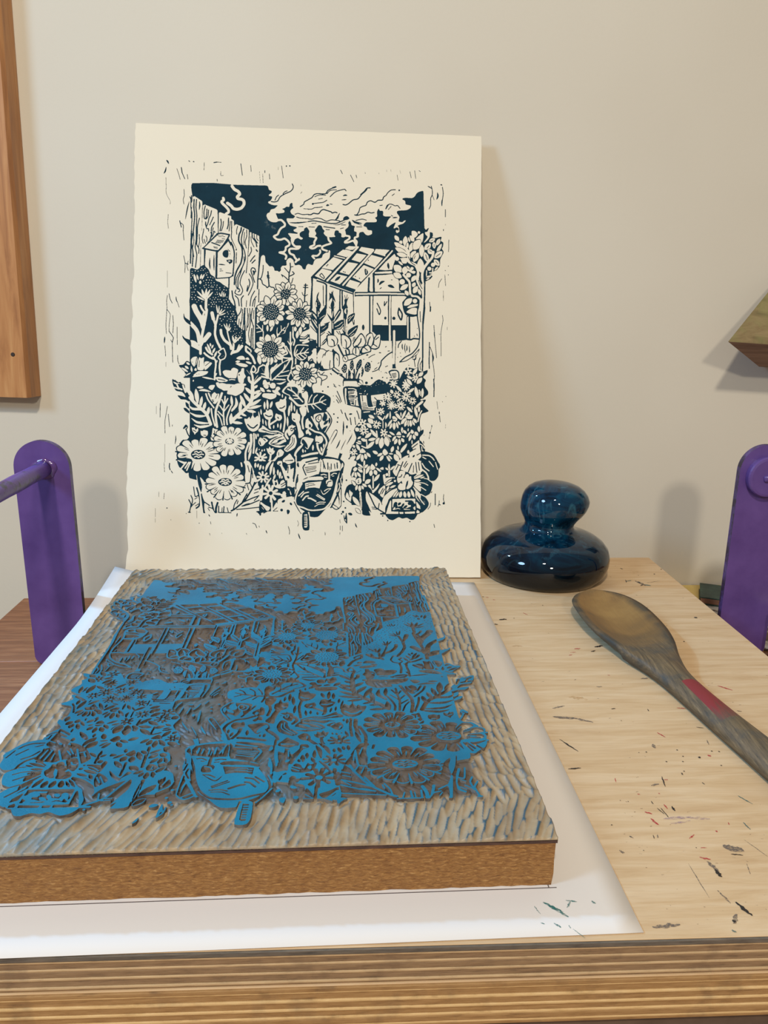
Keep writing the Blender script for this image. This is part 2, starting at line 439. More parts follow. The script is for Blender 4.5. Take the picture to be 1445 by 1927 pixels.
def mesh_arrays(name, verts, polys):
    """polys: list of (n,k) int arrays"""
    me = bpy.data.meshes.new(name)
    verts = np.asarray(verts, np.float32)
    loops = np.concatenate([p.ravel() for p in polys]).astype(np.int32)
    tot = np.concatenate([np.full(len(p), p.shape[1]) for p in polys]).astype(np.int32)
    start = np.concatenate([[0], np.cumsum(tot)[:-1]]).astype(np.int32)
    me.vertices.add(len(verts))
    me.vertices.foreach_set('co', verts.ravel())
    me.loops.add(len(loops))
    me.loops.foreach_set('vertex_index', loops)
    me.polygons.add(len(tot))
    me.polygons.foreach_set('loop_start', start)
    me.update(calc_edges=True)
    me.validate()
    return me
ART = """
K a0 718 545 1100 540 1400 565 a1 45 575 660 590 690 610 710 670 760 695 750 730 705 765 715 785 765 795 765 825 740 870 715 905 780 955 870 962 845 990 815 1020 745 1040 720 1090 675 1115 662 1160 690 1225 740 1265 800 1280 860 1272 890 1240 870 1200 850 1150 838 1112 900 1112 985 1100 1000 1075 990 1050 955 1030 1000 1012 1040 985 1085 990 1100 940 1130 915 1150 925 1150 980 1165 1010 1130 1035 1110 1070 1130 1120 1195 1165 1160 1205 1045 1205 1040 1240 1070 1300 1110 1340 1225 1370 1225 1390 1170 1420 b1 1180 5 1250 32 1235 50 1070 40 1100 95 1135 150 1140 235 1170 210 1195 155 1250 130 1310 160 1345 135 1290 95 1285 40 1335 0 a1 1362 1440 1370 1400 1415 1370 1440 1400 a2 20 1445 b2 10 60 30 105 100 112 150 50 128 0 a2 125 1425 165 1370 185 1340 215 1333 250 1350 270 1400 305 1440 b2 288 40 330 90 370 108 430 112 508 105 488 70 500 0 a2 530 1430 575 1443 b2 570 20 620 50 622 110 680 112 706 70 695 0 a2 688 1425 750 1362 758 1320 750 1290 775 1253 800 1290 815 1335 872 1352 860 1400 862 1445 b2 870 5 905 20 905 90 940 102 960 30 1030 15 1070 60 1120 80 1190 55 1196 0 a2 1185 1432 1115 1420 1090 1370 1038 1350 1050 1310 1090 1280 1270 1275 1285 1235 1252 1195 1290 1170 1290 1080 1320 1022 1340 1060 1400 1070 1405 1150 1440 1168 a3 60 1168 110 1172 80 1200 40 1260 18 1350 50 1370 100 1330 190 1280 175 1330 155 1385 165 1396 215 1375 250 1400 240 1445 b3 220 15 270 25 262 0 a3 262 1430 252 1370 230 1345 270 1325 340 1300 385 1245 350 1250 320 1275 250 1260 265 1180 220 1110 220 1075 260 1060 400 1050 470 1010 480 970 380 940 370 880 318 850 330 830 380 820 500 825 550 795 590 735 640 705 715 700 735 1445 b3 735 700 b2 300 900 b1 400 800 b0 700 700 a0 718 800
c 38 b3 215 0 250 45 300 45 340 20 390 25 425 60
c 45 a0 1295 825 1305 860 1265 890 1285 930 1350 990 1395 1050 1395 1090 1350 1120
c 52 a0 1375 920 1445 970 a1 40 1020 110 1035 190 1010 240 940 235 880 200 850 130 835 115 800 160 750 130 700 60 660 15 600
c 40 a1 715 905 770 930 880 930
c 36 a1 870 1240 940 1238 1005 1305 1000 1350 940 1385 900 1440 b1 870 60 800 100 860 155 930 160 1000 140 1060 180 1095 230 1080 270 1025 300 1020 350 985 390 905 400 1000 430 1035 470 1020 520
c 36 b1 1135 150 1150 230 1200 285 1290 290 1250 330 1110 330 1085 360 1105 420 1170 450 1190 490 1230 545 1205 580
C 40 b1 1215 570 1270 530 1270 505
c 36 b2 30 95 100 105 150 130 115 200 110 260 40 290 35 310 70 325 120 315 170 280 225 275
c 32 b2 220 360 225 400 170 460 90 460 75 470 115 515
c 34 b2 370 100 385 170 430 225 330 260 265 290 260 330 290 350 350 370
c 34 b2 640 90 700 85 770 100 770 140 690 195 690 215 750 210 840 180 880 230 900 270
c 34 b2 930 60 930 100 875 120 870 150 910 200 895 265
b 17 a1 1145 560 1165 610 1150 660 1110 700 1020 740 920 800 870 880 810 898 750 890
b 15 a1 820 865 850 800 890 770
b 14 a1 970 745 1010 705 1050 690
b 17 a1 1295 985 1360 940 1370 900 1445 855 a2 70 815 110 760 170 742 320 745 370 680 500 615
b 26 a2 460 632 515 615
b 12 a2 120 800 200 770 330 770
b 13 a2 350 745 400 690 470 672 530 670
b 15 a2 410 800 480 730 540 695 680 660 710 690
B 26 a2 650 785 690 770 735 778
B 18 a2 620 860 680 855 720 850
b 10 a2 190 845 270 830
b 14 a2 85 930 200 915 280 905 350 865
D 18 a2 85 935
b 13 a2 0 1035 70 1030 120 1005 200 1000 265 990
K a2 330 970 360 938 395 960 365 975
b 12 a2 405 935 450 942
b 19 a2 0 1135 50 1135 100 1110 190 1120 240 1060 285 1040 340 1055 430 1085 450 1105 500 1090 540 1100
K a2 595 1105 575 1160 560 1210 500 1240 540 1175 580 1110
b 15 a2 0 1215 70 1220 150 1200 240 1212 340 1260 420 1235 520 1240 590 1255
b 18 a2 0 1265 100 1252 230 1272 340 1290 430 1302 520 1300 600 1270 680 1235
B 14 a2 430 1322 560 1325 650 1290 720 1255
K a2 655 1245 660 1195 700 1165 740 1168 772 1205 740 1230 690 1240
b 18 a2 650 945 700 955 760 925 840 860 930 840 990 770 1050 700 1100 640 1160 635
B 30 a2 970 760 1010 740 1080 680 1110 640
b 17 a2 870 1140 940 1145 1000 1125 1060 1120 1120 1090 1180 1105 1235 1095
B 26 a2 860 1140 910 1145 960 1145
b 17 a2 910 1140 950 1080 970 1010 1020 980 1080 960 1110 900 1170 875 1250 905 1310 865 1390 860 1410 810 1440 785
b 15 a3 10 780 50 720 110 675 190 670
b 12 a3 125 780 170 745
b 14 a3 10 1030 70 940 130 945 180 970 230 965 275 1020
B 20 a3 0 1030 40 960 80 940
b 12 a3 55 1040 110 980
b 13 a3 110 1150 140 1165 
B 24 a3 130 1195 180 1190 230 1190
D 16 a3 260 680
b 13 a2 1340 965 1390 958
B 38 a2 820 1235 880 1280 1005 1300
b 14 a2 890 1245 1010 1220 1090 1240
b 13 a2 905 1365 1005 1365
b 10 a2 900 1300 1000 1335
b 17 a2 290 1360 400 1378 500 1390
b 13 a2 620 1330 700 1328
b 12 a2 600 1400 660 1385
b 12 a2 330 1415 400 1420
b 12 a2 10 1365 120 1370
b 14 a1 1195 1130 1250 1112 1340 1135 1445 1128
b 14 a1 1225 1180 1290 1200 1445 1210
B 26 a1 1085 1285 1240 1290 1445 1270
b 10 a1 1260 1360 1350 1362
b 10 a1 1355 1025 1445 1030
b 10 a2 60 1300 150 1295
w a0 725 800 760 790 890 875 905 895 890 1445 b0 870 300 860 690 810 720 700 690 672 710 690 0 a0 715 1150
w a0 915 960 950 945 1165 1035 1190 1060 1195 1445 b0 1200 300 1180 700 920 640 870 680 885 0 a0 895 1445
w a0 1212 1100 1240 1090 1445 1165 a1 0 1215 50 1250 55 1445 b1 25 250 40 500 b0 1180 500 b0 1195 200 a0 1210 1440
w a1 65 1330 100 1315 330 1420 b1 330 50 310 450 265 850 240 1445 c1 200 180 150 100 c1 0 -100 b1 20 880 40 860 60 380 35 200 30 0
w b1 350 15 500 75 535 105 540 200 500 800 495 1300 475 1445 c1 450 500 420 560 330 400 250 200 c1 245 0 b1 260 1300 285 850 315 500 340 200
b 20 a0 750 850 745 1000 760 1150 735 1445 b0 700 200 730 420 715 660
b 18 a0 795 850 785 1000 800 1150 790 1400 b0 790 150 770 300 800 440 775 680
B 26 a0 850 880 855 960 845 1050
b 16 a0 850 1200 815 1350 b0 810 60 800 250 840 330 835 420
b 13 b0 740 20 745 200 720 330 745 480
b 14 b0 845 60 850 200 830 300
b 24 b0 700 0 690 300 680 600
b 13 a0 700 1000 690 1200
b 17 a0 960 970 935 1080 940 1200 965 1215 985 1120 990 1030
b 17 a0 1020 1050 1010 1160 980 1215
b 17 a0 1075 1060 1060 1140 1030 1200 1010 1290 975 1360 965 1270
b 16 a0 1110 1180 1070 1270 1040 1330
b 18 a0 1130 1280 1080 1370 1070 1445
b 16 a0 960 1310 990 1400 1020 1400 1020 1445
b 14 a0 930 1400 925 1445 b0 900 140 920 230
b 16 b0 1130 0 1100 80 1090 100
B 26 b0 1040 40 1080 25 1060 130 1030 180
b 14 b0 970 90 990 130 985 200
b 14 b0 935 150 960 230 
b 14 b0 1030 190 1000 230
b 14 a0 1110 1380 1100 1445 b0 1150 20
b 18 a0 1250 1220 1260 1300 1235 1440
b 15 a0 1300 1260 1290 1350 1260 1440
b 20 a0 1395 1200 1390 1330 1370 1400
b 14 a0 1430 1260 1405 1445
b 16 a1 10 1260 5 1445
b 15 b1 10 0 0 120
b 14 a1 120 1350 100 1445 b1 105 60
b 26 a1 190 1380 180 1445 b1 150 60 140 180 200 310 210 450 180 600 110 730 70 850 60 1000
b 18 a1 240 1400 220 1445 b1 190 150 205 260 250 380 265 520 200 700 170 800 130 900 125 1080
b 14 a1 290 1420 b1 290 100 260 200 285 320
b 15 b1 240 480 240 600 150 780 100 880 90 1000 110 1080
b 12 b1 250 20 240 150 240 260
b 16 b1 250 740 190 860 165 980 200 1060 215 1120 180 1190 130 1195 70 1160 90 1100
b 16 b1 130 1140 160 1120 150 1080 130 1090
b 22 b1 15 1120 30 1240 60 1320 80 1440
b 18 b1 75 1210 130 1270 150 1400
b 18 b1 230 1210 190 1270 195 1420
b 14 b1 100 400 90 600
b 20 b1 390 40 400 120 460 200 480 290
b 14 b1 430 60 440 140 500 230
b 14 b1 480 75 480 140 510 180
b 12 b1 370 100 380 200 430 300
b 16 b1 370 300 380 370 330 470
b 18 b1 445 460 400 510 360 570
b 18 b1 450 540 390 600
b 18 b1 460 760 440 700 390 690 370 740 400 840 440 960
B 40 b1 400 740 430 770 420 830
b 16 b1 340 800 380 870 410 980 370 1100 320 1200
b 18 b1 330 900 350 980 300 1130
b 16 b1 440 1120 380 1230 360 1330 350 1445
b 16 b1 470 1220 420 1300 390 1445
b 14 b1 450 1280 430 1445
b 14 b1 310 1020 290 1120
b 12 b1 290 1300 280 1440
b 10 b1 470 340 500 380
b 10 b1 460 350 490 390
b 24 b1 545 140 520 700 500 900 495 1080
b 16 b1 600 640 595 750 560 880 500 900
b 18 b1 555 910 590 960 610 1020
b 16 b1 520 1090 515 1330
w b0 955 340 1190 50 1410 50 b1 60 380 30 840 0 860 b0 1180 885 950 600
k b0 905 320 1185 35 1215 35 1210 50 930 325
b 26 b0 910 322 1190 370 1280 290 1400 100 1410 65
b 24 b0 1180 50 1260 40 1400 65
w b0 940 310 1200 65 1385 75 1370 130 1190 350
b 20 b0 1080 215 1150 240 1230 270
b 8 b0 1200 100 1330 105
b 8 b0 1190 75 1300 78
b 10 b0 1270 140 1330 150
b 12 b0 1180 170 1310 182
b 12 b0 1165 195 1290 205
b 10 b0 1150 215 1250 222
b 10 b0 1110 290 1190 305
b 10 b0 1120 310 1190 325
b 28 b0 950 340 950 660
W b0 970 380 1000 365 1120 385 1155 410 1160 600 1140 860 1000 720 955 640
b 34 b0 1175 370 1165 880
b 18 b0 1165 888 1410 868 b1 10 845 b1 45 780
B 28 b0 1045 500 1040 620 1050 720
B 24 b0 1125 440 1120 600 1125 740
k b0 1190 370 1380 145 1400 140 b1 0 240 0 290 b0 1390 190 1195 400
k b1 0 90 0 150 90 370 110 350 30 180
w b1 0 170 65 330 75 345 95 335 10 170
b 22 b1 0 210 55 380 50 600 30 840
D 72 b0 1355 425
b 10 b0 1380 340 1425 380
w b0 1390 360 1420 400 1420 450 1380 500 1395 440
B 22 b0 1205 625 1260 625 1335 635
b 10 b0 1230 710 1270 712
b 10 b0 1230 748 1290 745
b 12 b0 1345 780 1445 790
k b0 1355 540 1445 530 b1 25 545 20 590 0 600 b0 1410 620 1400 590 1365 575
w b0 1380 555 1430 550 1430 570 1390 570
w b0 1150 920 1390 880 1400 1060 1250 970
b 22 b0 1405 870 1400 1080
K b0 672 720 705 690 800 720 840 700 870 665 930 635 970 670 1020 720 1060 810 1130 860 1160 925 1240 960 1290 1000 1380 1060 1410 1120 1400 1270 1430 1310 1445 1380 b1 60 1400 c1 100 60 190 190 230 320 c1 260 600 c0 750 900 c0 672 600
W b1 553 520 565 470 600 448 632 470 645 575 690 630 720 660 770 658 800 690 815 740 870 745 900 765 932 735 930 690 960 650 1035 640 1035 560 1070 515 1110 503 1160 540 1180 600 1200 640 1270 630 1320 660 1345 708 1390 715 1410 650 b2 0 615 80 635 110 560 150 520 250 500 275 440 330 405 375 400 385 360 410 370 400 500 350 560 60 850 70 1445 c2 0 0 c1 1200 0 c1 480 200 b1 500 950
b 20 b1 535 110 540 200 520 700 500 900 495 1080
b 16 b1 600 640 595 750 560 880 500 900
b 18 b1 545 905 570 920 590 990 650 1030 675 1060 710 1030 750 1050 800 1060 820 1110
b 16 b1 520 1090 515 1330
b 22 b1 690 760 695 850 710 1020
D 26 b1 690 840
b 14 b1 675 875 720 875
b 20 b1 1080 980 1085 800 1110 700 1105 600
b 15 b1 1080 780 1000 690
b 14 b1 1110 670 1160 665
b 18 b1 1085 850 1180 800 1150 760
b 16 b1 1070 920 1010 860 940 815
b 12 b1 965 860 950 830
b 14 b1 1130 980 1160 880
b 22 b1 1370 1445 1380 1200 1395 990
b 16 b1 1350 1055 1440 1060
b 14 b1 1365 1015 1435 1015
b 13 b1 1330 1150 1345 1195 1385 1215 1430 1190
W c2 640 620 900 560 1215 480 1400 600 c3 0 610 120 620 200 625 400 600 640 590 600 730 480 880 280 1010 260 1100 c3 130 1160 c2 1300 1290 1150 1445 d2 1000 500 d2 640 1400 d2 330 1330 d2 330 900 d2 400 700 d2 430 300 d2 330 170 d2 250 50 c2 260 1360 c2 110 1130 c2 230 1150 c2 450 1130 c2 640 900 c2 560 640
W c2 0 0 600 0 880 0 880 500 1000 470 600 600 560 700 340 700 150 720 150 1050 60 1130 0 950
k b2 50 860 390 530 700 300 760 275 960 290 1445 325 b3 20 340 130 365 240 440 240 560 140 640 150 800 b3 0 820 b2 1240 830 1240 720 870 1130 840 1160 340 970 90 880 70 1445 c2 60 200 20 100 b2 60 1000
w b2 120 840 260 700 430 745 440 770 300 920
w b2 250 690 470 485 650 545 460 730
w b2 530 440 650 345 850 385 720 490
w b2 690 325 760 278 915 290 840 350 780 355
c 20 b2 490 465 680 510
c 9 b2 695 345 780 370
c 9 b2 245 710 340 740
c 34 b2 355 930 930 300
c 30 b2 650 1010 1220 360
c 26 b2 900 1100 1445 520 b3 130 370
w b2 945 365 995 295 1235 335 1130 435
w b2 810 535 910 415 1095 450 970 585
w b2 585 770 750 580 935 610 760 820
w b2 410 935 540 805 735 850 590 1000
w b2 1225 410 1265 335 1445 345 b3 80 355 0 440 b2 1445 475
w b2 1045 600 1185 445 1400 505 1250 685
w b2 825 865 1040 635 1230 710 990 950
w b2 700 1030 780 910 975 970 890 1095
w b2 1320 720 1445 580 b3 180 415 215 470 190 520 150 640 b3 150 720 0 735
b 14 b2 250 790 215 830 290 890 300 860 250 790
B 50 b2 500 930 550 890 600 850
B 62 b2 1065 710 1090 770 1080 820
c 10 b2 1085 730 1090 790
D 11 b2 345 650 365 630 660 760 690 770 960 885 1125 545 885 850
B 20 b2 340 655 380 615
B 42 b3 50 595 55 650 65 710
w b2 165 890 340 970 830 1150 830 1175 160 930 
w b2 95 880 140 900 135 1445 c2 60 100 75 0 b2 90 1445
b 18 b2 70 860 70 1445
w b2 180 950 330 1000 330 1445 150 1445
w b2 350 1000 570 1085 580 1445 350 1445
w b2 600 1100 820 1185 840 1445 c2 880 100 880 500 600 300 b2 600 1445
b 20 b2 410 1030 830 1175
b 26 b2 165 930 340 1010 335 1445
b 13 b2 280 1020 285 1400
b 26 b2 600 1100 590 1445
b 24 b2 635 1130 640 1445
w b2 606 1120 620 1120 620 1445 605 1445
b 14 b2 845 1160 850 1445 c2 850 80
w b2 850 1165 875 1160 870 1445 c2 890 500 c2 880 20 
K b2 150 1290 170 1230 195 1290 235 1370 225 1445 c2 200 10 b2 150 1445 130 1360
B 26 b2 160 1290 170 1220 200 1140
c 18 b2 150 1340 150 1400 180 1445
d 7 b2 175 1300 190 1330 200 1370
K b2 395 1150 430 1180 430 1110 445 1150 470 1100 465 1180 500 1280 510 1350 490 1445 400 1445 380 1340 400 1230
C 70 b2 440 1260 410 1360 430 1440
C 20 b2 470 1280 500 1360 480 1445
B 40 b2 455 1300 440 1380 430 1440
K b2 680 1280 730 1270 770 1210 730 1310 720 1370 740 1445 640 1445 680 1360 
b 10 b2 700 1280 680 1200
b 10 b2 715 1270 730 1190
w b2 890 1110 1120 925 1135 1000 1110 1130 930 1145
b 30 b2 1140 880 1130 1130 1160 1135
w b2 1155 870 1200 830 1210 1120 1160 1140
b 34 b2 1225 800 1230 1130
w b2 1245 850 1445 835 b3 120 840 250 910 255 1100 330 1130 b2 1260 1135
w b2 1245 770 1445 755 b3 140 750 150 790 b2 1445 795 1250 798
k b2 870 1140 1445 1135 b3 250 1135 380 1155 400 1230 b2 1200 1215 870 1225
w b2 885 1165 1445 1155 b3 360 1165 380 1195 b2 1440 1185 885 1195
w b2 885 1230 900 1220 1140 1215 1130 1445 c2 1130 470 1080 500 990 460 880 520 880 0
k b2 1140 1200 1225 1200 1215 1445 c2 1215 440 c2 1140 480 b2 1140 1445
w b2 1165 1220 1205 1220 c2 1195 470 c2 1165 450
w b2 1240 1215 1445 1215 b3 350 1215 390 1230 330 1330 310 1400 c3 350 60 390 130 c3 390 315 c2 1445 315 1225 310
B 30 b2 1305 890 1310 930 1300 970
B 44 b2 1330 1010 1370 960 1430 940
b 14 b2 1345 1080 1370 1060
B 54 b3 50 1020 100 1030 165 1060
b 12 b3 110 915 130 915
b 60 b3 85 1220 c3 80 0 85 330
c 30 b3 90 1225 c3 85 0 85 330
b 18 c2 1285 10 1330 120 1355 60 1340 0 b2 1290 1350
b 26 c3 255 0 240 110 295 220 315 110 260 10
w c3 255 40 250 110 290 200 300 110
D 30 c3 160 190
K c2 1420 185 1445 155 c3 25 185 0 215 c2 1430 205
b 16 b2 1430 1320 1425 1400 b3 30 1320
k c2 1215 315 1445 318 c3 395 318 400 150 430 150 430 590 c3 200 620 0 610 c2 1380 610 1210 440
w c3 410 160 440 170 440 570 410 560
C 14 c2 1250 390 1255 470
C 14 c2 1300 390 1305 480
C 12 c2 1385 470 1390 550
C 12 c2 1440 470 1440 530
c 32 c3 82 320 85 600
C 10 c3 10 440 10 540
C 18 c3 240 420 240 560
C 14 c3 270 430 275 560
C 14 c3 310 430 310 570
C 14 c3 345 440 350 510
w c3 470 190 590 165 620 470 630 570 520 560 465 580
b 30 c3 450 150 452 590
b 26 c3 410 585 480 590 530 570 640 580
b 12 c3 590 480 600 520
K a3 640 1445 660 1400 700 1370 735 1390 760 1420 800 1390 815 1385 800 1430 b3 760 60 800 30 850 20 890 40 880 110 940 130 1050 105 1040 180 1085 215 1080 290 1060 330 1090 380 1085 420 1030 530 1020 660 960 720 890 770 880 800 800 830 885 840 840 900 740 960 735 1100 750 1445 c3 720 300 c3 620 160 480 150 350 60 b3 320 1380 320 1330 400 1230 360 1170 260 1110 250 920 130 800 150 640 200 640 180 540 200 480 170 420 180 300 160 200 170 80 300 0
w b3 740 20 800 10 790 100 750 60
W b3 770 190 830 110 830 0 800 0 790 110 720 215
l 75 b3 175 80 255 185
d 34 b3 290 210
l 95 b3 380 90 370 285
l 80 b3 460 80 540 200
l 34 b3 430 110 460 210
W b3 495 0 560 0 610 60 550 125 500 90
l 50 b3 620 0 640 50
W b3 570 150 640 80 710 40 710 140 680 220 655 150
l 50 b3 420 210 410 330
l 85 b3 510 210 460 390
l 150 b3 655 160 530 350
l 85 b3 165 210 330 330
l 90 b3 180 310 410 430
l 85 b3 210 420 410 470
W b3 260 520 400 500 400 600 310 600
K b3 260 520 290 530 310 600 290 610 240 570
d 38 b3 220 520
l 40 b3 240 560 330 640
l 100 b3 685 250 680 490
l 100 b3 570 370 480 500
l 100 b3 620 400 530 580
b 10 b3 560 460 540 520
l 130 b3 655 510 665 780
l 105 b3 850 230 735 350
B 50 b3 820 270 780 320
l 90 b3 790 350 890 420
B 40 b3 820 360 870 390
l 95 b3 735 390 795 580
B 55 b3 755 440 790 540
l 75 b3 820 200 935 140
B 30 b3 840 190 900 160
l 70 b3 910 200 920 330
B 34 b3 915 240 915 300
l 70 b3 1020 140 960 270
B 24 b3 1010 160 975 250
l 60 b3 1060 230 960 410
B 22 b3 1050 240 980 380
l 110 b3 1070 380 920 505
B 50 b3 1030 420 950 480
l 90 b3 915 530 1010 650
B 40 b3 940 560 990 620
d 40 b3 895 630
d 38 b3 825 705
l 34 b3 990 660 920 740
c 22 b3 890 700 880 780 830 780
c 18 b3 775 740 770 840
l 36 b3 760 860 860 845
l 26 b3 760 910 830 880
l 140 b3 160 640 310 770
l 110 b3 370 660 360 810
W b3 390 640 450 700 480 690 530 740 570 760 540 800 480 780 400 720
K b3 470 690 500 660 540 700 510 750
d 30 b3 500 700
l 36 b3 400 650 460 710
d 46 b3 435 825
l 110 b3 150 790 310 870
l 80 b3 570 830 490 950
d 52 b3 315 950
l 90 b3 430 1000 275 1100
l 70 b3 560 960 510 1050
l 95 b3 605 1030 525 1165
l 70 b3 370 1110 430 1210
l 55 b3 620 1080 660 1200
l 110 b3 500 1260 350 1395
d 42 b3 555 1310
W b3 410 1430 480 1380 610 1370 600 1400 500 1430 b3 430 1445
W c3 395 75 490 0 590 0 585 110 510 115
b 26 c3 370 30 360 60 400 120 500 150 600 130
c 52 b3 290 280 370 320 430 400 440 560 490 600 570 640 620 760 600 900 640 1010 690 1090
c 42 b3 900 390 880 490 790 600 720 700 690 820 710 1100
W b3 690 900 730 1000 720 1445 c3 690 300 680 600 640 700 640 560 600 300 610 0 b3 640 1445 660 1290 690 1250 680 1100
c 38 b3 340 820 400 890 450 950 460 1050 470 1180 520 1220 600 1230 660 1290 650 1445 c3 620 300
b 12 b3 560 640 500 600 470 560 430 480 
b 14 b3 640 760 660 900 690 980
b 12 b3 620 920 650 1010 690 1080
b 12 b3 480 1190 470 1210 490 1240 590 1250 630 1330
b 24 b3 740 960 735 1250 725 1445 c3 705 250 700 600 700 900 695 1170
b 20 b3 610 1300 625 1400 c3 600 60 605 200 640 430 640 600 600 730 500 850 370 920 270 1010
C 22 c3 640 720 560 850 400 930
b 12 c3 660 260 650 60
b 10 c3 640 760 600 860 500 930
b 13 c3 280 1010 380 990 480 930 550 860 640 760
W c3 640 640 690 300 680 960 610 1100 580 1100 560 950 640 780
b 14 c3 650 930 610 1060 620 1170
b 12 c3 690 980 650 1060 660 1160
B 24 c3 500 950 560 960 580 870
b 12 c3 540 970 560 1100
b 16 c3 240 740 250 680 300 620 
B 22 c3 320 660 315 720 325 780
B 18 c3 375 650 360 740 380 850
B 22 c3 400 690 405 760 395 810
B 18 c3 450 690 455 800 450 840
B 18 c3 500 650 500 710
B 12 c3 485 790 490 830
D 9 c3 290 905 280 840 230 920 440 1070 600 380 545 525
k c3 120 620 200 625 185 1050 200 1130 130 1130 135 1050
c 40 c3 165 430 165 620 155 1030
b 12 c3 140 1070 185 1060
b 12 c3 140 1100 185 1095
b 20 c3 0 910 60 860 130 820
b 12 c3 0 730 20 715
b 12 c3 45 805 80 800
b 12 c3 0 1100 45 1080
K c3 60 1190 120 1155 220 1160 260 1210 265 1310 240 1350 120 1350 90 1260
W c3 85 1200 130 1180 210 1180 240 1220 240 1310 210 1335 140 1335 110 1260
b 12 c3 120 1235 200 1220
b 12 c3 125 1260 205 1245
b 12 c3 140 1280 205 1275
b 12 c3 140 1305 190 1300
K c0 668 0 b0 700 1200 b1 -50 1300 c1 90 20 110 150 100 270 150 350 230 400 260 560 270 640 420 760 455 790 470 300 c1 1000 -100 c1 1400 0 c2 20 300 30 600 150 600 160 1000 200 1130 130 1140 60 1445 d2 200 500 d0 670 500
W c1 258 0 450 0 450 770 380 720 270 640
W c1 90 0 250 0 245 400 215 410 150 350 105 280 125 150
b 24 c1 255 0 250 200 265 620
b 14 c1 300 0 312 180 285 420
b 14 c1 345 0 365 250 325 480 350 640
b 16 c1 400 0 372 180 412 330
b 18 c1 385 380 372 560 372 720
b 12 c1 330 100 335 260 310 360
b 16 c1 420 330 405 500 410 740
b 12 c1 425 40 415 200
b 32 c1 465 0 460 790
b 18 c1 190 0 180 60 130 140
b 14 c1 215 20 200 220 175 330
b 14 c1 238 100 228 300 215 400
b 12 c1 150 200 140 330
b 10 c1 170 250 180 380
c 46 b0 975 1280 970 1445 c0 985 30 970 150 930 350 880 600 870 700 870 850
j 44 b0 960 1290 890 1080
j 40 b0 955 1270 985 1065
j 40 b0 965 1260 1055 1085
j 36 b0 955 1280 800 1120
j 34 b0 960 1300 1110 1130
j 34 b0 950 1300 795 1220
j 44 b0 745 800 790 970
j 34 b0 800 810 830 920
j 34 b0 895 800 860 905
j 34 b0 945 800 890 910
j 70 b0 840 960 890 960
c 90 b0 750 1410 c0 790 60 870 190 920 300
C 70 c0 930 60 900 300 930 440
c 34 b0 870 1400 c0 900 20 970 100
c 66 c0 700 300 780 390 820 470 850 650
C 60 c0 690 250 720 330 800 430
j 110 c0 660 600 850 750
W c0 665 600 700 620 840 740 870 800 800 770 665 690
c 80 c0 1030 490 940 600
C 60 c0 990 520 900 640 870 740
c 60 c0 1085 90 1110 200
c 40 c0 1110 200 1150 320 1140 480 1180 620 1240 740
c 34 c0 1200 130 1160 290 1140 340
j 26 b0 1165 1370 c0 1195 110
j 24 b0 1220 1390 c0 1210 110
j 24 c0 1280 0 1215 120
j 22 c0 1340 20 1220 125
j 24 c0 1350 90 1215 140
j 22 b0 1220 1150 1250 1230
j 22 b0 1280 1110 1260 1240
j 22 b0 1310 1130 1290 1250
j 22 b0 1340 1160 1320 1240
c 46 c0 1250 410 1260 490 1320 600 1430 690 c1 0 760
j 24 c0 1300 280 1375 430
j 24 c0 1355 270 1380 430
j 22 c0 1420 280 1385 430
j 22 c0 1445 350 1390 440
c 24 c0 1370 430 1400 560 1440 700 c1 0 760
n 10 52 b0 672 700 930 650 1130 880 1400 1090 1445 1380 c1 100 60 220 330 240 500 240 680 130 640 100 540 0 500 c0 1230 320 c0 1200 100 b0 1000 1380 b0 680 1300
c 30 c0 1135 1340 1140 1200 1155 1080 1150 980 1100 920
c 34 c0 1110 950 1040 920 970 870 940 840
c 34 c0 1090 870 1010 810 970 740
j 40 c0 1070 840 990 660
j 34 c0 1060 720 1050 650
j 34 c0 1075 760 1110 680
j 40 c0 1090 850 1145 740
j 40 c0 1120 930 1180 800
j 30 c0 1150 1040 1190 970
j 28 c0 1130 1290 1180 1210
c 30 c0 1240 1250 1225 1100 1240 980
c 22 c0 1240 975 1200 920 1240 860 1200 820 1260 770 1305 755 1345 870 1320 940 1245 975
C 30 c0 1230 850 1260 850
C 26 c0 1250 920 1310 885
W c0 690 960 740 915 800 910 815 970 780 1080 740 1090 700 1030
W c0 830 960 850 920 880 940 935 920 930 1000 930 1150 820 1155 810 1060
W c0 945 1010 1000 995 1085 1030 1030 1100 950 1160
W c0 710 1285 760 1230 830 1180 1010 1185 990 1230 900 1270 760 1290
W c0 670 1060 700 1090 720 1150 710 1200 680 1150
W c0 750 1160 780 1115 800 1150 790 1175
b 10 c0 800 930 770 1090
b 10 c0 850 980 840 1100
b 10 c0 1050 1010 960 1080
D 8 c0 800 1240 840 1235 720 1010
K c0 548 1055 605 990 650 1000 690 1050 670 1200 640 1240 580 1220 560 1140 500 1120 465 1070
l 40 c0 600 1015 670 1060
l 44 c0 575 1080 650 1140
l 40 c0 510 1110 640 1200
K c0 550 1290 600 1270 700 1220 740 1260 690 1300 560 1305
l 26 c0 580 1270 690 1210
K c0 340 1340 390 1350 460 1390 490 1380 540 1445 d0 545 20 d0 480 100 380 40 350 -20
C 40 c0 360 1380 430 1430 d0 450 30
C 30 c0 440 1400 510 1445 d0 520 30
K c0 555 90 580 170 660 230 690 320 600 260 555 190
K c0 530 510 580 560 680 605 690 720 590 620 540 560
C 34 c0 900 1290 1000 1310 1130 1335
l 26 c0 740 1340 730 1380
s b1 1020 1180 95 245 12 15 95 1
s c1 745 70 155 300 13 5 110 1
s c1 1285 110 120 280 13 20 95 1
s c1 730 770 155 310 13 8 120 1
W c1 860 540 850 420 870 350 880 480 1080 270 1070 330 1030 390 1000 470 900 500
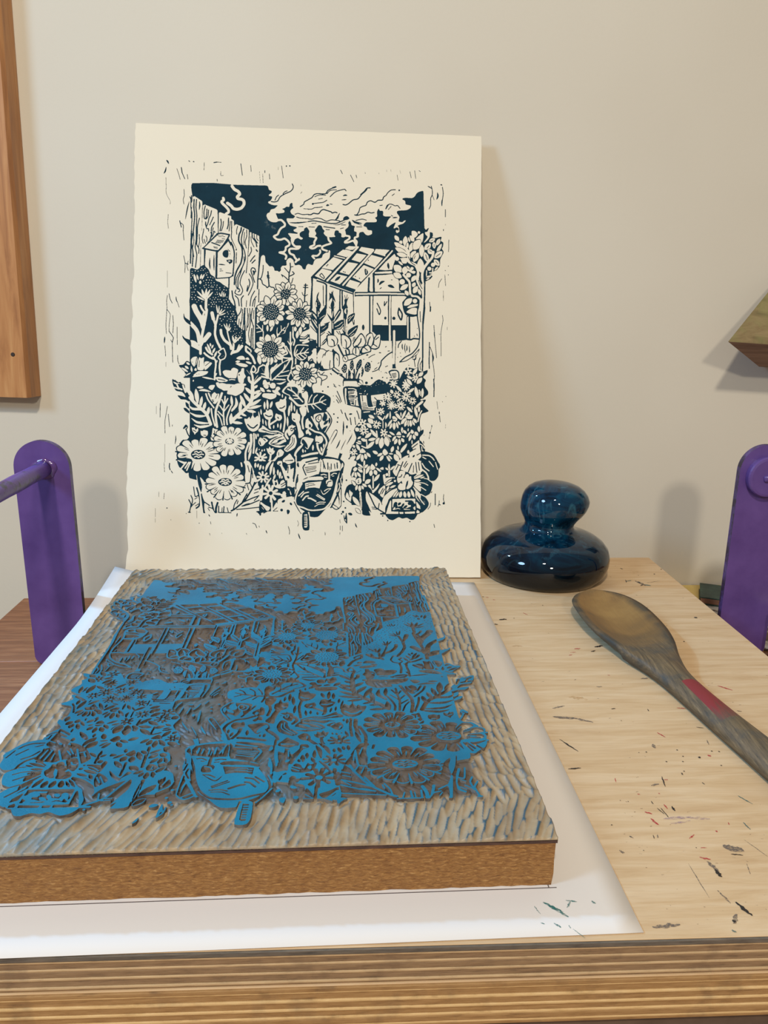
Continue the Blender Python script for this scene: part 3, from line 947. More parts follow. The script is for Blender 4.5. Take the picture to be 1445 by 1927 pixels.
K c1 880 480 920 360 1040 300 1060 310 1020 390 980 470 900 490
c 16 c1 880 500 940 430 1010 360
c 13 c1 940 430 935 330
c 13 c1 960 410 1020 430
c 18 c1 600 540 600 440 550 380 480 310
c 16 c1 570 430 480 450
c 14 c1 530 370 470 375
c 14 c1 590 420 590 320
l 44 c1 680 310 680 440
l 44 c1 780 330 730 440
c 26 c1 1160 360 1160 540 1190 600 1170 690
c 24 c1 1130 1120 1150 1000 1120 800 1110 640 1110 450
c 16 c1 1110 700 1060 620
c 16 c1 1115 720 1145 630
c 18 c1 1120 870 1030 710
c 26 c1 990 680 1030 790 1050 850 960 890 990 930 1140 940
c 40 c1 1140 940 960 1040 890 1080 740 1220
c 22 c1 950 900 960 1040
K c1 760 1230 900 1090 1000 1010 1110 980 1090 1100 1000 1230 820 1330
c 22 c1 770 1350 900 1230 1000 1130 1090 990
c 16 c1 980 1140 1010 1060
c 16 c1 940 1210 1080 1170
c 18 c1 880 1280 1060 1260
c 24 c1 820 1330 1010 1340
C 34 c1 850 1410 930 1415 1030 1370
W c1 1175 880 1200 720 1240 680 1445 690 1445 760 c2 0 800 c1 1430 880 1390 950 1300 980
K c1 1200 870 1215 740 1245 700 1440 710 c2 60 760 c1 1430 870 1380 940 1290 960
c 22 c1 1190 885 1290 850 1445 830
c 16 c1 1210 850 1240 780
c 16 c1 1280 850 1360 740
c 16 c1 1360 840 1445 760
c 20 c1 1240 890 1330 970
c 20 c1 1300 870 1390 940
c 18 c1 1370 860 1430 900
c 26 c1 1210 950 1200 1100 1130 1140
W c1 1290 540 1320 460 1445 400 c2 40 380 40 470 c1 1445 500 1390 560 1300 560
c 40 c1 1300 600 1400 590 1445 560
c 38 c1 1350 650 1445 620
b 12 c1 1300 530 1380 540 1440 490
b 16 c1 1290 580 1390 575 1445 530
l 26 c1 1410 360 1350 400
l 60 c1 1200 340 1200 440
l 70 c1 1310 340 1270 520
l 60 c1 1250 420 1230 570
c 34 c1 50 600 40 760 20 830 0 860
l 40 c1 20 510 60 660
c 24 c1 60 640 90 560 80 540
c 24 c1 70 640 170 540
c 50 c1 20 830 120 800 200 710
c 26 c1 110 790 150 690
c 38 c1 275 720 280 800 340 850 400 920 445 1030
c 22 c1 290 720 370 790 370 820
W c1 95 940 150 900 220 895 255 930 260 965 150 965
W c1 270 960 280 930 320 925 340 970
l 44 c1 75 1005 170 995
W c1 270 1000 330 1000 385 1030 360 1050 300 1030
W c1 80 1040 160 1025 280 1050 315 1080 270 1105 170 1090
W c1 0 1150 50 1115 130 1155 110 1240 90 1310 0 1310
W c1 120 1230 180 1180 195 1130 240 1130 245 1220 275 1280 240 1330 230 1400 150 1395 125 1320
D 14 c1 150 1250
W c1 40 1445 120 1410 270 1415 280 1445 d1 250 60 d1 40 60
l 24 c1 0 1370 60 1340
c 36 c1 410 1445 400 1280 370 1190
c 26 c1 370 1190 380 1150 415 1080 460 1150 430 1200 380 1180
K c1 395 1150 415 1100 440 1150 420 1190
C 34 c1 290 1160 360 1250
C 44 c1 430 1360 500 1260
c 44 c1 330 1300 340 1360 420 1430
c 44 c1 430 1410 540 1310
c 24 c1 590 1070 520 1110 500 1190 460 1220
c 26 c1 590 1060 650 1090 640 1200 690 1300
b 10 c1 640 1060 700 1290
c 50 c1 690 1040 670 1080 680 1200 700 1300
c 34 c1 740 1340 730 1200 780 1110
K c1 790 1040 830 1070 810 1110 770 1100
c 22 c1 770 1140 860 1050
C 26 c1 690 1300 620 1240 550 1225
C 26 c1 640 1250 570 1120
c 30 c1 690 1310 570 1280
l 80 c1 510 870 545 1060
b 18 c1 725 1010 720 1300
W c1 590 1445 600 1360 640 1340 680 1390 720 1380 730 1445 d1 700 80 d1 600 50
W c1 750 1445 760 1400 820 1410 d1 820 30 d1 760 60
c 26 c1 1120 1170 1150 1250 1165 1320 1110 1380 1060 1320 1110 1210
K c1 1085 1300 1120 1220 1155 1300 1115 1360
W c1 1060 1400 1130 1390 1160 1360 1250 1360 1260 1400 1170 1440 d1 1040 40
W c1 1260 1420 1330 1340 1380 1400 d1 1340 60
b 60 c2 180 0 190 240 200 420 200 740
c 18 c2 205 240 205 460 205 730
c 12 c2 185 60 190 260
K c2 180 190 250 30 320 -60 340 0 330 120 260 220 200 300
c 10 c2 215 200 250 170 310 130
c 14 c2 200 100 260 20 300 -30
K c2 60 150 170 330 190 500 150 430 50 250 
b 24 c2 30 60 110 90 180 180
b 22 c2 40 160 110 190 190 270
C 22 c2 60 200 130 300 180 380
b 14 c2 40 330 100 400 180 480
b 14 c2 60 100 140 200
K c2 220 440 230 350 300 320 380 270 370 360 300 430
C 10 c2 240 410 300 370 350 320
b 14 c2 225 470 310 420 370 360
b 13 c2 220 520 310 450
b 12 c2 0 580 90 590 140 660 180 740
b 18 c2 30 650 80 650 140 740 170 760
b 24 c2 110 620 150 670 180 730
K c2 230 700 280 620 340 560 340 620 290 680
c 10 c2 240 690 330 600
b 44 c2 455 0 460 200 460 520
c 16 c2 460 240 460 380
c 13 c2 465 60 440 180
K c2 460 280 480 180 590 0 620 40 600 120 540 210
c 16 c2 480 240 530 150 590 60
c 10 c2 500 180 560 100
K c2 350 90 440 200 450 270 380 160
K c2 470 380 490 290 560 230 660 220 650 300 600 360 510 390
C 26 c2 480 300 540 240 650 200
c 12 c2 500 350 570 320 640 260
b 14 c2 490 400 600 390 660 320
b 13 c2 300 300 400 260
b 20 c2 380 440 420 480
b 13 c2 350 470 400 500
b 58 c2 690 60 690 300 700 500
c 16 c2 715 210 710 340 715 500
c 12 c2 675 200 690 440
K c2 660 100 650 0 700 -20 740 40 720 140
C 34 c2 710 0 690 60 710 110
K c2 735 200 760 140 870 90 850 200 780 270 740 300
c 11 c2 760 240 800 180 850 130
c 9 c2 745 200 800 150
K c2 740 490 750 420 830 360 930 320 910 420 850 510 780 540
c 12 c2 760 500 830 440 900 370
c 9 c2 790 520 860 470
b 14 c2 830 230 850 310
b 14 c2 860 220 860 300
b 13 c2 530 430 580 490
b 13 c2 580 430 610 500
b 13 c2 640 400 670 470
b 13 c2 850 550 840 620
b 12 c2 870 540 870 600
B 50 c2 1030 310 1030 360 1030 410
K c2 340 520 400 490 500 510 560 590 550 660 500 710 430 730 370 700 350 640
W c2 365 525 440 510 510 530 540 600 530 670 470 710 380 700 370 620
b 20 c2 440 585 480 620 490 700
K c2 610 490 650 470 760 530 810 610 800 700 740 760 660 750 620 690 610 620
W c2 630 510 700 520 770 580 790 650 770 710 700 750 640 720 630 630
b 16 c2 690 590 715 640 710 740
K c2 835 660 900 560 990 465 1060 540 1085 640 1060 710 980 740 860 740
W c2 850 680 920 570 990 490 1050 560 1065 650 1030 710 950 725 900 690 870 720
b 20 c2 990 570 980 630 920 710
K c2 1080 520 1130 470 1200 465 1240 600 1220 700 1150 720 1100 660
W c2 1090 540 1140 485 1195 480 1220 600 1190 720 1160 710 1110 660
b 20 c2 1160 540 1130 600 1120 660
K c2 1230 560 1280 500 1355 480 1360 620 1330 740 1260 780 1160 750 1190 690
W c2 1245 580 1290 510 1345 500 1340 640 1310 730 1250 755 1180 735 1230 670
b 16 c2 1320 540 1260 590
b 16 c2 1230 680 1290 720
K c2 985 830 1000 750 1100 680 1170 740 1180 800 1100 830 1000 860
W c2 1010 830 1020 760 1110 700 1155 750 1160 800 1060 830
b 16 c2 1040 730 1110 790
K c2 820 830 850 740 930 730 970 800 960 870 930 905 870 880
W c2 835 820 860 750 920 740 960 800 940 890 870 870
b 18 c2 890 750 890 850
K c2 640 930 660 880 720 880 750 950 720 1010 660 1000
W c2 650 940 680 895 715 900 740 960 700 1000 660 980
b 14 c2 680 920 700 960
b 30 c2 560 690 600 780 650 880
b 24 c2 720 760 760 780 770 860 720 870 700 790
b 16 c2 740 880 820 860 910 890 
b 18 c2 750 975 840 950 920 905 1000 870 1170 810
k c2 960 850 990 740 1010 860
K c2 160 740 230 740 160 960 200 1040 240 980 300 830 420 800 480 760 560 830 590 920 580 1080 470 1120 420 1150 230 1160 190 1080 130 1040
W c2 240 1060 250 960 320 840 390 810 460 830 480 950 470 1100 400 1140 280 1130
W c2 480 1100 490 930 510 850 560 880 575 950 570 1070 530 1110
W c2 400 770 410 740 450 730 440 810
W c2 480 780 490 730 540 730 580 800 620 1000 590 1060 600 900 540 830
b 14 c2 410 980 400 1060 405 1130
b 14 c2 260 1080 280 1130
b 10 c2 530 930 550 980
b 22 c2 470 830 480 1110
c 26 c2 170 900 220 820 300 790
c 22 c2 180 960 230 880 320 830
c 20 c2 180 860 240 770 280 760
W c2 270 740 340 680 400 740 370 770
b 14 c2 200 760 280 765 340 800 390 790
b 14 c2 330 820 310 890
W c2 0 840 70 780 100 760 150 760 150 1040 80 980 0 1000
B 60 c2 0 800 40 780 90 760
B 60 c2 -20 900 20 870 50 830 10 890
b 16 c2 0 1010 60 950 80 960 110 1080
K c2 -30 1180 40 1110 70 1160 100 1200 130 1280 120 1400 60 1445 -60 1445
d 9 c2 60 1200 20 1230 50 1260 90 1270 20 1290 60 1310 100 1310 30 1350 70 1370 100 1350 50 1400 10 1400 20 1180 80 1230
b 16 c2 120 1140 190 1070 180 1130 260 1170 380 1150
b 14 c2 140 1230 200 1200 220 1240 240 1250 300 1200
b 16 c2 100 1290 200 1290 250 1330 240 1445
b 14 c2 240 1250 350 1270 340 1320 260 1360
b 10 c2 410 1220 440 1250
D 12 c2 425 1230
b 12 c2 470 1420 500 1445
B 26 c2 1085 880 1105 878 1125 870
b 12 c2 1130 930 1190 890 1250 865
B 20 c2 1320 835 1345 835 1370 838
D 10 c2 1185 1000 1040 960
b 20 c2 1320 1140 1360 1060 1370 990 1445 910
b 10 c2 1300 1040 1330 1020
b 12 c2 1240 1150 1290 1110
b 14 c2 1200 1190 1270 1170 1310 1150
D 8 c2 1330 1150 1365 1190 1330 1170
K c2 650 1080 680 1040 715 1060 725 1130 700 1210 660 1210 620 1140
d 9 c2 660 1110 685 1090 660 1140 690 1130 670 1170 700 1100 640 1150 700 1165 680 1190
K c2 790 1010 830 970 850 1040 850 1110 810 1170 780 1110
d 8 c2 810 1030 820 1070 800 1090 830 1100 810 1130 830 1020 795 1060
K c2 930 1010 970 960 1000 970 1000 1060 960 1130 900 1160 905 1060
d 8 c2 950 1030 970 1000 940 1080 960 1060 930 1110 985 1030 920 1130
K c2 1070 1060 1110 1010 1160 1030 1170 1120 1130 1190 1070 1180 1055 1100
d 9 c2 1090 1080 1120 1060 1150 1090 1100 1120 1130 1120 1150 1130 1100 1160 1130 1160 1110 1040 1080 1140
B 44 c2 1010 1100 1020 1180 1000 1290
d 7 c2 1010 1150 1005 1190 1015 1130 1000 1240 
b 20 c2 590 1250 660 1300 690 1340
b 16 c2 620 1250 700 1330
b 14 c2 540 1210 640 1240
b 16 c2 440 1130 560 1230
b 16 c2 500 1120 580 1180
b 16 c2 450 1160 560 1240
b 18 c2 720 1220 710 1330
b 16 c2 760 1150 750 1330
b 22 c2 780 1180 780 1320
b 26 c2 860 1150 870 1330
b 22 c2 930 1150 890 1260 880 1330
c 8 c2 880 1180 880 1330
b 24 c2 960 1230 930 1330
K c2 780 1320 800 1200 850 1230 860 1320
W c2 790 1310 810 1190 840 1280 830 1320
k c2 660 1325 950 1320 1040 1370 930 1400 900 1365 690 1365 680 1445 d2 690 350 760 370 960 400 960 20 650 20 c2 645 1380
w c2 665 1370 890 1370 930 1420 1000 1445 d2 900 40 660 30
K d2 660 40 920 30 1000 60 1100 300 1000 460 950 420 740 370 690 330
c 30 d2 700 70 700 200 720 340
b 8 d2 712 200 735 340
w d2 745 110 900 100 915 130 920 200 950 390 800 370 760 260 750 180
b 14 d2 760 130 860 125
b 14 d2 750 160 850 150
b 14 d2 750 185 880 200
b 14 d2 760 215 860 210
b 14 d2 770 240 900 235
b 14 d2 770 280 860 270
b 14 d2 780 310 850 300
c 16 d2 750 60 850 65 900 90
k d2 790 340 850 310 860 370
D 14 d2 905 210
b 14 d2 890 280 880 380
b 14 d2 930 260 950 370
y c2 1190 1310 110 7 18
y c2 1090 1400 70 7 26
W c2 1040 1300 1100 1270 1130 1250 1110 1320 1070 1370
l 50 c2 960 1340 1020 1440
l 36 c2 920 1400 1000 1440
K c2 1180 1445 1260 1360 1330 1300 1400 1250 1445 1200 c3 20 1200 70 1260 130 1350 240 1360 330 1200 400 1110 480 1120 560 1140 690 1190 790 1160 780 1220 710 1290 760 1350 740 1400 d3 740 20 800 110 800 170 720 240 760 280 710 360 740 410 810 480 760 510 680 540 650 640 655 850 715 830 710 900 640 1000 740 1240 900 1300 900 1300 e3 600 0 e3 560 600 e3 400 800 e2 650 800 e2 900 300 d2 740 1400 780 1340 d2 780 1220 d2 900 1000 d2 860 830 d2 980 650 d2 990 480 d2 960 20
W c2 1220 1395 1320 1335 1445 1380 c3 30 1420 80 1330 60 1270 20 1220 c2 1445 1215 1360 1270
y c2 1395 1300 75 8 14
y c3 20 1290 75 8 12
b 14 c2 1180 1445 1320 1350 1445 1400 c3 0 1445
w d2 970 190 1090 190 1100 280 1110 370 1130 410 1240 400 1240 470 1010 460 985 320
w d2 1170 190 1410 160 1410 280 1280 270 1270 400 1230 440 1200 350 1180 270
K d2 1100 200 1170 180 1180 290 1200 400 1120 390
b 14 d2 1010 200 1020 300
b 14 d2 1240 230 1280 270
b 10 d2 1010 330 1080 330
b 10 d2 1010 360 1090 355
b 12 d2 1010 390 1100 385
b 12 d2 1020 420 1120 420
b 12 d2 1020 445 1220 440
b 10 d2 1210 320 1270 315
b 10 d2 1220 350 1270 345
b 10 d2 1220 380 1265 375
c 18 d2 1040 505 1150 495
c 14 d2 960 155 1000 158
c 14 d2 1060 120 1070 100
c 12 d2 1100 180 1110 155
d 7 d2 980 60 1100 20 1180 20 1270 0 1050 160 c2 1280 1400 c2 1350 1380 c2 1320 1430 c2 1400 1420
D 15 d2 370 30 270 110 480 540 555 610 545 690
b 14 d2 480 10 520 35
b 13 d2 570 0 600 15
b 15 d2 540 110 590 220 620 310
b 12 d2 520 190 580 280 600 330
b 14 d2 530 270 570 335
b 14 d2 610 460 640 530
b 18 d2 690 520 710 590 745 655
b 16 d2 785 610 805 740
b 14 d2 870 600 890 740
b 16 d2 910 480 940 560 955 630
B 30 d2 765 545 790 540 825 538
B 34 d2 725 750 725 780 722 810
B 26 d2 660 670 660 800 650 940
D 8 d2 785 855 860 850 470 200 480 310
B 24 d2 600 1020 560 1120 520 1190
K d2 530 830 550 860 530 930 440 1080 380 1180 350 1230 d2 340 1310 250 1340 260 1280 310 1190 420 980 490 850
c 44 d2 515 870 440 1010 360 1170
K d2 790 890 825 910 800 990 700 1150 640 1280 590 1400 d2 560 1370 600 1240 640 1130 740 960
c 44 d2 795 915 730 1030 620 1260
y d2 1020 720 90 7 18
y d2 1280 735 85 10 20
y d2 1040 855 90 9 20
y d2 850 1260 75 8 12
y d2 1360 490 75 8 12
y d2 1395 340 65 6 0
y d2 1420 890 80 7 16
y d3 40 220 90 12 14
y d3 215 180 75 9 18
y d3 385 210 95 10 16
y d3 510 290 75 9 20
y d3 115 380 90 13 0
y d3 285 385 95 11 18
y d3 390 20 80 9 18
y d3 660 140 60 7 0
y c3 430 1190 75 6 16
y c3 570 1310 80 8 12
y c3 30 1310 90 9 12
y c3 390 1420 80 8 0
y c3 150 1420 80 8 0
l 90 d2 1120 620 1220 720
l 60 d2 1130 560 1240 620
l 70 d2 1090 710 1190 800
l 60 d2 1160 820 1290 980
c 24 d2 1280 860 1290 980 1240 1020
l 70 d2 1060 990 1190 890
l 60 d2 985 1000 1090 1050
l 60 d2 1120 1030 1270 1000
l 70 d2 1095 1190 1240 1050
c 22 d2 1090 1020 1095 1170 1000 1140
l 40 d2 890 1070 1000 1100
l 56 d2 900 1100 970 1230
l 40 d2 920 1010 990 960
l 30 d2 920 1040 1000 1070
l 80 d2 880 800 950 860
l 80 d2 770 1410 890 1330
l 46 d2 830 1120 880 1170
W d2 960 1260 1010 1180 1080 1250 1040 1270
l 60 d2 990 1280 900 1410
l 64 d2 1010 1290 1010 1440
l 60 d2 1060 1280 1090 1390
l 50 d2 1090 1260 1170 1350
l 80 d2 1330 980 1270 1110
l 100 d2 1385 970 1360 1190
l 60 d2 1205 1230 1310 1290
l 50 d2 1290 1330 1400 1270
l 60 d2 1340 1420 1410 1310
l 90 d2 1430 1190 1440 1320
l 44 d2 1290 570 1400 660
c 20 d2 1390 660 1440 580
c 18 d2 1400 680 1400 800
l 30 d2 1230 520 1260 550
c 14 d2 1280 430 1285 540
l 60 c3 600 1120 510 1250
l 70 c3 710 1200 620 1280
l 50 c3 400 1270 510 1330
l 60 c3 400 1320 500 1445
l 80 c3 690 1300 590 1420
l 50 d3 200 0 310 130
l 50 d3 545 50 420 150
l 70 d3 560 20 610 240
c 24 d3 670 270 760 250
c 40 d3 690 310 620 370 580 410
l 50 d3 700 50 690 240
l 60 d3 100 80 140 160
l 34 d3 300 240 210 310
c 14 d3 500 400 510 450
l 50 d3 400 400 510 510
l 56 d3 550 400 600 610
l 44 d3 630 390 630 510
c 22 d3 680 480 640 560 610 680
l 56 d3 180 510 300 650
l 44 d3 390 460 300 650
l 26 d3 290 500 295 590
l 30 d3 90 480 90 640
l 40 d3 60 520 0 640
l 26 d3 240 485 160 520
W d3 370 590 400 550 440 490 470 560 520 570 490 630 410 630
b 8 d3 420 565 450 560
l 70 d3 400 610 290 730
l 56 d3 410 650 360 780
l 40 d3 435 650 430 780
l 60 d3 470 650 480 780
l 40 d3 500 650 550 760
l 56 d3 520 620 590 710
W d3 130 590 170 580 225 630 200 680 150 670
b 10 d3 140 640 190 640
l 44 d3 130 640 40 780
l 44 d3 130 710 80 820
l 60 d3 165 690 165 840
l 44 d3 205 690 240 810
l 34 d3 230 670 280 750
W d3 200 940 240 870 280 880 300 950 260 990
b 16 d3 190 940 290 945
l 50 d3 200 950 130 1050
l 60 d3 220 1000 170 1110
l 50 d3 260 1000 270 1130
l 56 d3 300 990 350 1070
l 30 d3 310 950 370 970
W d3 470 880 490 830 530 860 530 900 500 910
l 40 d3 470 870 400 980
l 50 d3 490 920 440 1050
l 60 d3 530 920 550 1020
l 70 d3 550 870 610 950
l 44 d3 310 780 320 900
l 50 d3 330 840 400 910
l 24 d3 430 800 425 870
l 56 d3 625 760 635 880
l 26 d3 500 1020 500 1110
W d3 0 690 30 740 10 810 0 800
l 40 d3 70 870 180 940
l 40 d3 30 930 120 970
l 50 d3 10 950 100 1070
l 100 d3 0 960 50 1150
l 60 d3 150 1140 110 1260
l 34 d3 235 1130 240 1220
l 60 d3 410 1090 270 1280
l 80 d3 200 1210 300 1380
l 90 d3 165 1290 250 1430
l 46 d3 430 1210 430 1290
W d3 0 1210 50 1270 0 1310
l 30 d3 60 1280 150 1290
l 36 d3 50 1310 130 1390
l 44 d3 20 1320 100 1445
W d3 490 1140 560 1080 630 1030 640 1100 660 1180 660 1280 680 1330 620 1390 540 1400 460 1360 450 1270 520 1220
b 16 d3 510 1170 560 1130 605 1095
b 14 d3 500 1220 570 1190
b 14 d3 590 1310 650 1275
B 30 d3 515 1350 530 1330 550 1310
K d3 655 1040 700 1090 735 1150 740 1240 690 1290 660 1240 640 1110
c 18 d3 650 1100 700 1130 730 1180
c 16 d3 680 1150 690 1230 710 1230
K d3 680 1300 740 1240 900 1300 990 1440 e3 1010 60 e3 960 160 e3 700 100 d3 670 1400
c 22 d3 700 1310 820 1320 890 1370 930 1440
c 18 d3 700 1345 860 1445
l 60 d3 260 1445 440 1310
l 40 d3 310 1445 450 1380
K c0 670 1400 d0 668 700 d0 660 960 d0 600 1030 545 1020 490 1080 450 1210 420 1300 430 1380 470 1445 e0 560 100 e0 640 140 e0 672 300 e1 0 500 d2 200 1400 d2 330 1230 d2 390 1010 d2 330 880 d2 410 770 440 640 430 580 380 510 330 460 330 430 400 400 420 240 330 170 200 140 100 150 d1 1400 400 d1 1200 0 d1 0 -20 d0 700 -40
K d0 360 0 400 -20 560 -20 590 100 660 180 660 300 590 270 500 260 440 190 520 200 590 220 530 130 410 100
c 26 d0 430 -10 460 50 520 80
c 22 d0 380 40 470 70
c 30 d0 540 0 560 60 590 130
c 30 d0 600 30 640 90 660 170
K d0 590 315 650 360 660 440 600 390
K d0 550 425 600 430 660 490 660 530 580 480
w d0 680 80 670 60 650 60
c 52 d0 670 230 760 330 860 420 980 540 1060 730
j 70 d0 665 90 740 310
j 80 d0 780 60 820 350
j 60 d0 900 200 860 430
j 60 d0 965 310 920 480
j 60 d0 1030 400 1000 570
C 50 d0 650 380 720 440 850 450 920 480
C 50 d0 665 510 780 570 880 580 990 570
C 46 d0 700 620 800 690 920 710 1060 710
C 52 d0 750 740 860 780 960 770 1070 750
C 44 d0 840 100 930 90 1060 120
j 44 d0 800 40 930 40
W d0 1020 50 1050 0 1140 0 1090 90
c 26 d0 970 160 1010 270 1120 420
c 26 d0 1020 150 1080 280 1130 300
W d0 1080 180 1130 130 1170 160 1220 160 1200 280 1150 350 1100 330 1130 280 1080 260
b 10 d0 1080 270 1120 310
b 10 d0 1190 170 1150 250
c 40 d0 1270 150 1220 300 1160 460 1155 600 1180 780
c 26 d0 1070 440 1090 580 1140 760
c 26 d0 1330 210 1320 360 1300 500 1315 750
c 22 d0 1270 270 1320 370
c 24 d0 1380 250 1320 370
c 22 d0 1230 380 1300 480
c 20 d0 1400 370 1310 490
c 22 d0 1200 490 1300 590
c 20 d0 1190 540 1240 620 1285 775
c 26 d0 1445 390 1390 520 1360 640 1375 765
W d0 1445 520 1405 620 1420 720 1445 730 d1 40 680 d1 20 560
W d0 1235 40 1290 -20 1445 -20 d1 240 20 220 120 90 200 20 180 d0 1365 160 d0 1380 100 1300 100
b 16 d0 1445 20 1370 150
W c0 1155 1300 1250 1290 1330 1325 1385 1355 1330 1385 1200 1375
W c0 1165 1392 1300 1405 1400 1445 d0 1340 40 1250 70 1180 20
W c0 1285 1190 1340 1160 1445 1170 c1 0 1150 50 1118 125 1155 110 1240 85 1305 0 1308 c0 1400 1310 1320 1265
W c1 120 1230 180 1180 195 1130 240 1130 245 1220 275 1280 240 1330 230 1400 150 1395 125 1320
W c1 40 1440 120 1410 270 1415 280 1445 d1 235 20 215 115 90 195 20 175 d0 1370 160 1385 90 1445 30
K c0 1385 1370 1400 1325 c1 0 1312 85 1322 95 1370 60 1410 0 1405
c 16 c0 1410 1345 c1 10 1335 70 1345
b 14 c0 1200 1330 1330 1355
b 14 c0 1220 1400 1330 1385
b 12 c1 60 1410 20 1370
D 14 c1 150 1250
W d0 710 790 740 800 750 780 780 830 820 800 825 860 780 900 760 930 750 900 715 850
b 14 d0 730 840 780 865
W d0 870 850 900 860 930 840 980 850 1005 860 1005 930 960 970 950 1000 930 970 880 930
b 14 d0 930 935 970 940
K d0 540 810 595 735 635 780 600 830
b 20 d0 600 830 630 910 660 960
c 14 d0 565 825 610 790
W d0 1080 920 1100 800 1140 820 1190 830 1190 900 1140 950 1130 1110 1060 1000
b 12 d0 1130 850 1140 1000
b 12 d0 1070 960 1120 1020
v d0 825 1300 420 320 13 10 135 90
v d1 -30 1050 330 290 13 0 85 60
v e0 1330 370 390 330 14 6 130 75
c 60 d1 400 0 400 160 370 320 270 440 150 540 0 680
j 64 d1 260 40 400 170
j 64 d1 230 140 370 330
j 70 d1 165 180 270 420
j 64 d1 180 290 160 530
W d1 80 220 130 330 110 400 10 500 0 460 70 360
j 50 d1 0 190 20 400
j 50 d1 500 0 420 60
j 56 d1 570 90 390 170
j 60 d1 575 130 380 280
j 60 d1 565 260 330 400
j 56 d1 575 380 310 440
j 56 d1 470 505 280 470
j 44 d1 290 580 160 520
j 44 d1 215 610 70 600
j 56 d1 220 715 0 690
W d1 580 180 610 150 830 160 850 200 820 240 740 265 650 240 590 220
W d1 770 90 820 90 850 30 900 30 920 70 880 110 920 160 920 195 850 170 780 130
W d1 600 0 640 60 690 60 700 0
W d1 720 20 760 60 820 50 830 -20 740 -30
l 60 d1 540 40 630 130
W d1 660 100 700 80 750 110 740 125 680 120
l 40 d1 625 300 625 460
l 44 d1 675 260 685 460
l 46 d1 770 295 730 430
l 30 d1 555 440 565 560
l 26 d1 510 480 545 700
l 26 d1 590 620 600 740
l 26 d1 640 650 660 770
l 26 d1 800 740 795 820
l 30 d1 875 710 875 800
l 30 d1 935 700 920 840
l 24 d1 960 160 960 240
l 30 d1 1020 200 1020 270
l 40 d1 1130 300 1130 500
l 44 d1 1095 370 1075 590
l 30 d1 1180 370 1190 500
l 36 d1 1055 580 1060 780
c 30 d1 990 480 1010 640 980 870
W d1 830 330 900 300 920 260 970 270 1000 250 1030 280 1030 430 980 500 900 470 850 410
b 18 d1 910 430 960 425 1005 390
W d1 600 530 650 500 650 450 690 480 720 450 765 470 785 560 760 620 710 650 640 620
b 20 d1 640 555 700 585 755 575
c 36 d1 720 630 710 730 730 820
c 32 d1 720 740 840 660
W d1 820 600 840 530 890 550 935 560 955 610 920 660 860 660
B 24 d1 865 590 880 610 895 630
W d1 245 630 300 630 340 590 360 630 400 560 440 610 480 580 500 570 540 720 500 830 410 870 330 830 270 730
b 22 d1 310 735 360 785 420 800 490 740
c 10 d1 405 520 405 570
W d1 1140 520 1200 530 1235 440 1250 520 1290 560 1290 650 1260 700 1190 690 1140 640
B 22 d1 1160 625 1180 640 1200 640
c 60 d1 1240 690 1270 780 1300 950
W d1 1270 780 1365 930 1270 990 1260 900
W d1 1280 430 1330 400 1400 410 1410 500 1390 570 1340 590 1300 520
c 32 d1 1350 570 1330 680 1350 810
W d1 1400 650 1445 620 1445 800 1390 790
l 60 d1 1445 820 1410 920
s c1 1390 1235 120 260 12 10 100 1
W d1 950 120 1050 0 1200 -30 1400 100 1445 200 1400 380 1240 390 1150 300 1080 250 1090 200
K d1 990 120 1060 30 1130 30 1200 30 1240 60 1280 150 1310 140 1330 220 1370 260 1370 350 1270 360 1180 280 1100 200 1110 190
c 24 d1 1060 70 1160 120 1240 200 1340 310
c 16 d1 1140 100 1120 40
c 18 d1 1160 190 1260 210
c 18 d1 1180 250 1290 250
c 16 d1 1250 200 1260 110
c 26 d1 1420 140 1420 400 1445 500
b 14 d1 1330 100 1400 90 1340 140
K d1 590 760 800 850 960 910 1040 800 1060 780 1200 770 1200 900 1230 1000 1220 1100 1050 1250 960 1200 830 1180 700 1080 560 900 500 860
W d1 590 750 730 850 860 850 980 910 970 950 840 960 720 1000 660 960 580 960 700 920 640 890 520 870 510 830 570 790
b 14 d1 600 830 740 880 880 890 950 920
b 14 d1 640 890 760 920 880 905
b 12 d1 680 930 800 930
b 10 d1 570 830 660 860
W d1 700 1090 740 1030 860 970 960 940 1020 1010 1030 1060 900 1130 1020 1130 960 1170 840 1160 740 1120
b 14 d1 740 1090 810 1020 950 960
b 14 d1 770 1100 860 1080 960 1020 990 1010
b 13 d1 750 1105 900 1120 1010 1070
K d1 860 1060 900 1020 950 1020 920 1050
b 13 d1 730 1140 850 1190 1000 1150
W d1 1000 900 1040 830 1060 850 1040 920 1080 1000 1060 1020 1010 960
W d1 1050 850 1080 790 1200 770 1160 810 1180 850 1150 900 1090 950 1060 900
K d1 1110 800 1150 800 1160 850 1120 860
d 16 d1 1135 828
d 8 d1 1140 740 1200 820
C 22 d1 1060 790 1130 760 1210 770
C 22 d1 1180 800 1220 840
W d1 1180 920 1210 960 1230 1060 1190 1170 1050 1250 990 1200 1060 1110 1130 950
b 12 d1 1150 970 1140 1080 1020 1210
b 12 d1 1180 990 1170 1100 1050 1220
b 12 d1 1110 1010 1070 1110
W d1 510 1040 540 980 590 1000 600 980 650 1000 690 1040 640 1080 600 1130 550 1140 510 1090
b 20 d1 535 1060 550 1110
b 18 d1 610 1010 640 1040
c 44 d1 370 930 375 1060 340 1250
c 34 d1 330 1080 270 1260 270 1400
c 30 d1 425 910 430 1100 415 1270
l 44 d1 380 1180 320 1410
l 34 d1 460 900 470 1020
l 30 d1 500 900 505 970
l 34 d1 490 1160 450 1290
l 44 d1 600 1200 590 1240
l 30 d1 580 1200 575 1250
l 24 d1 625 1190 620 1240
l 22 d1 525 1190 525 1220
y d1 550 1370 125 9 16
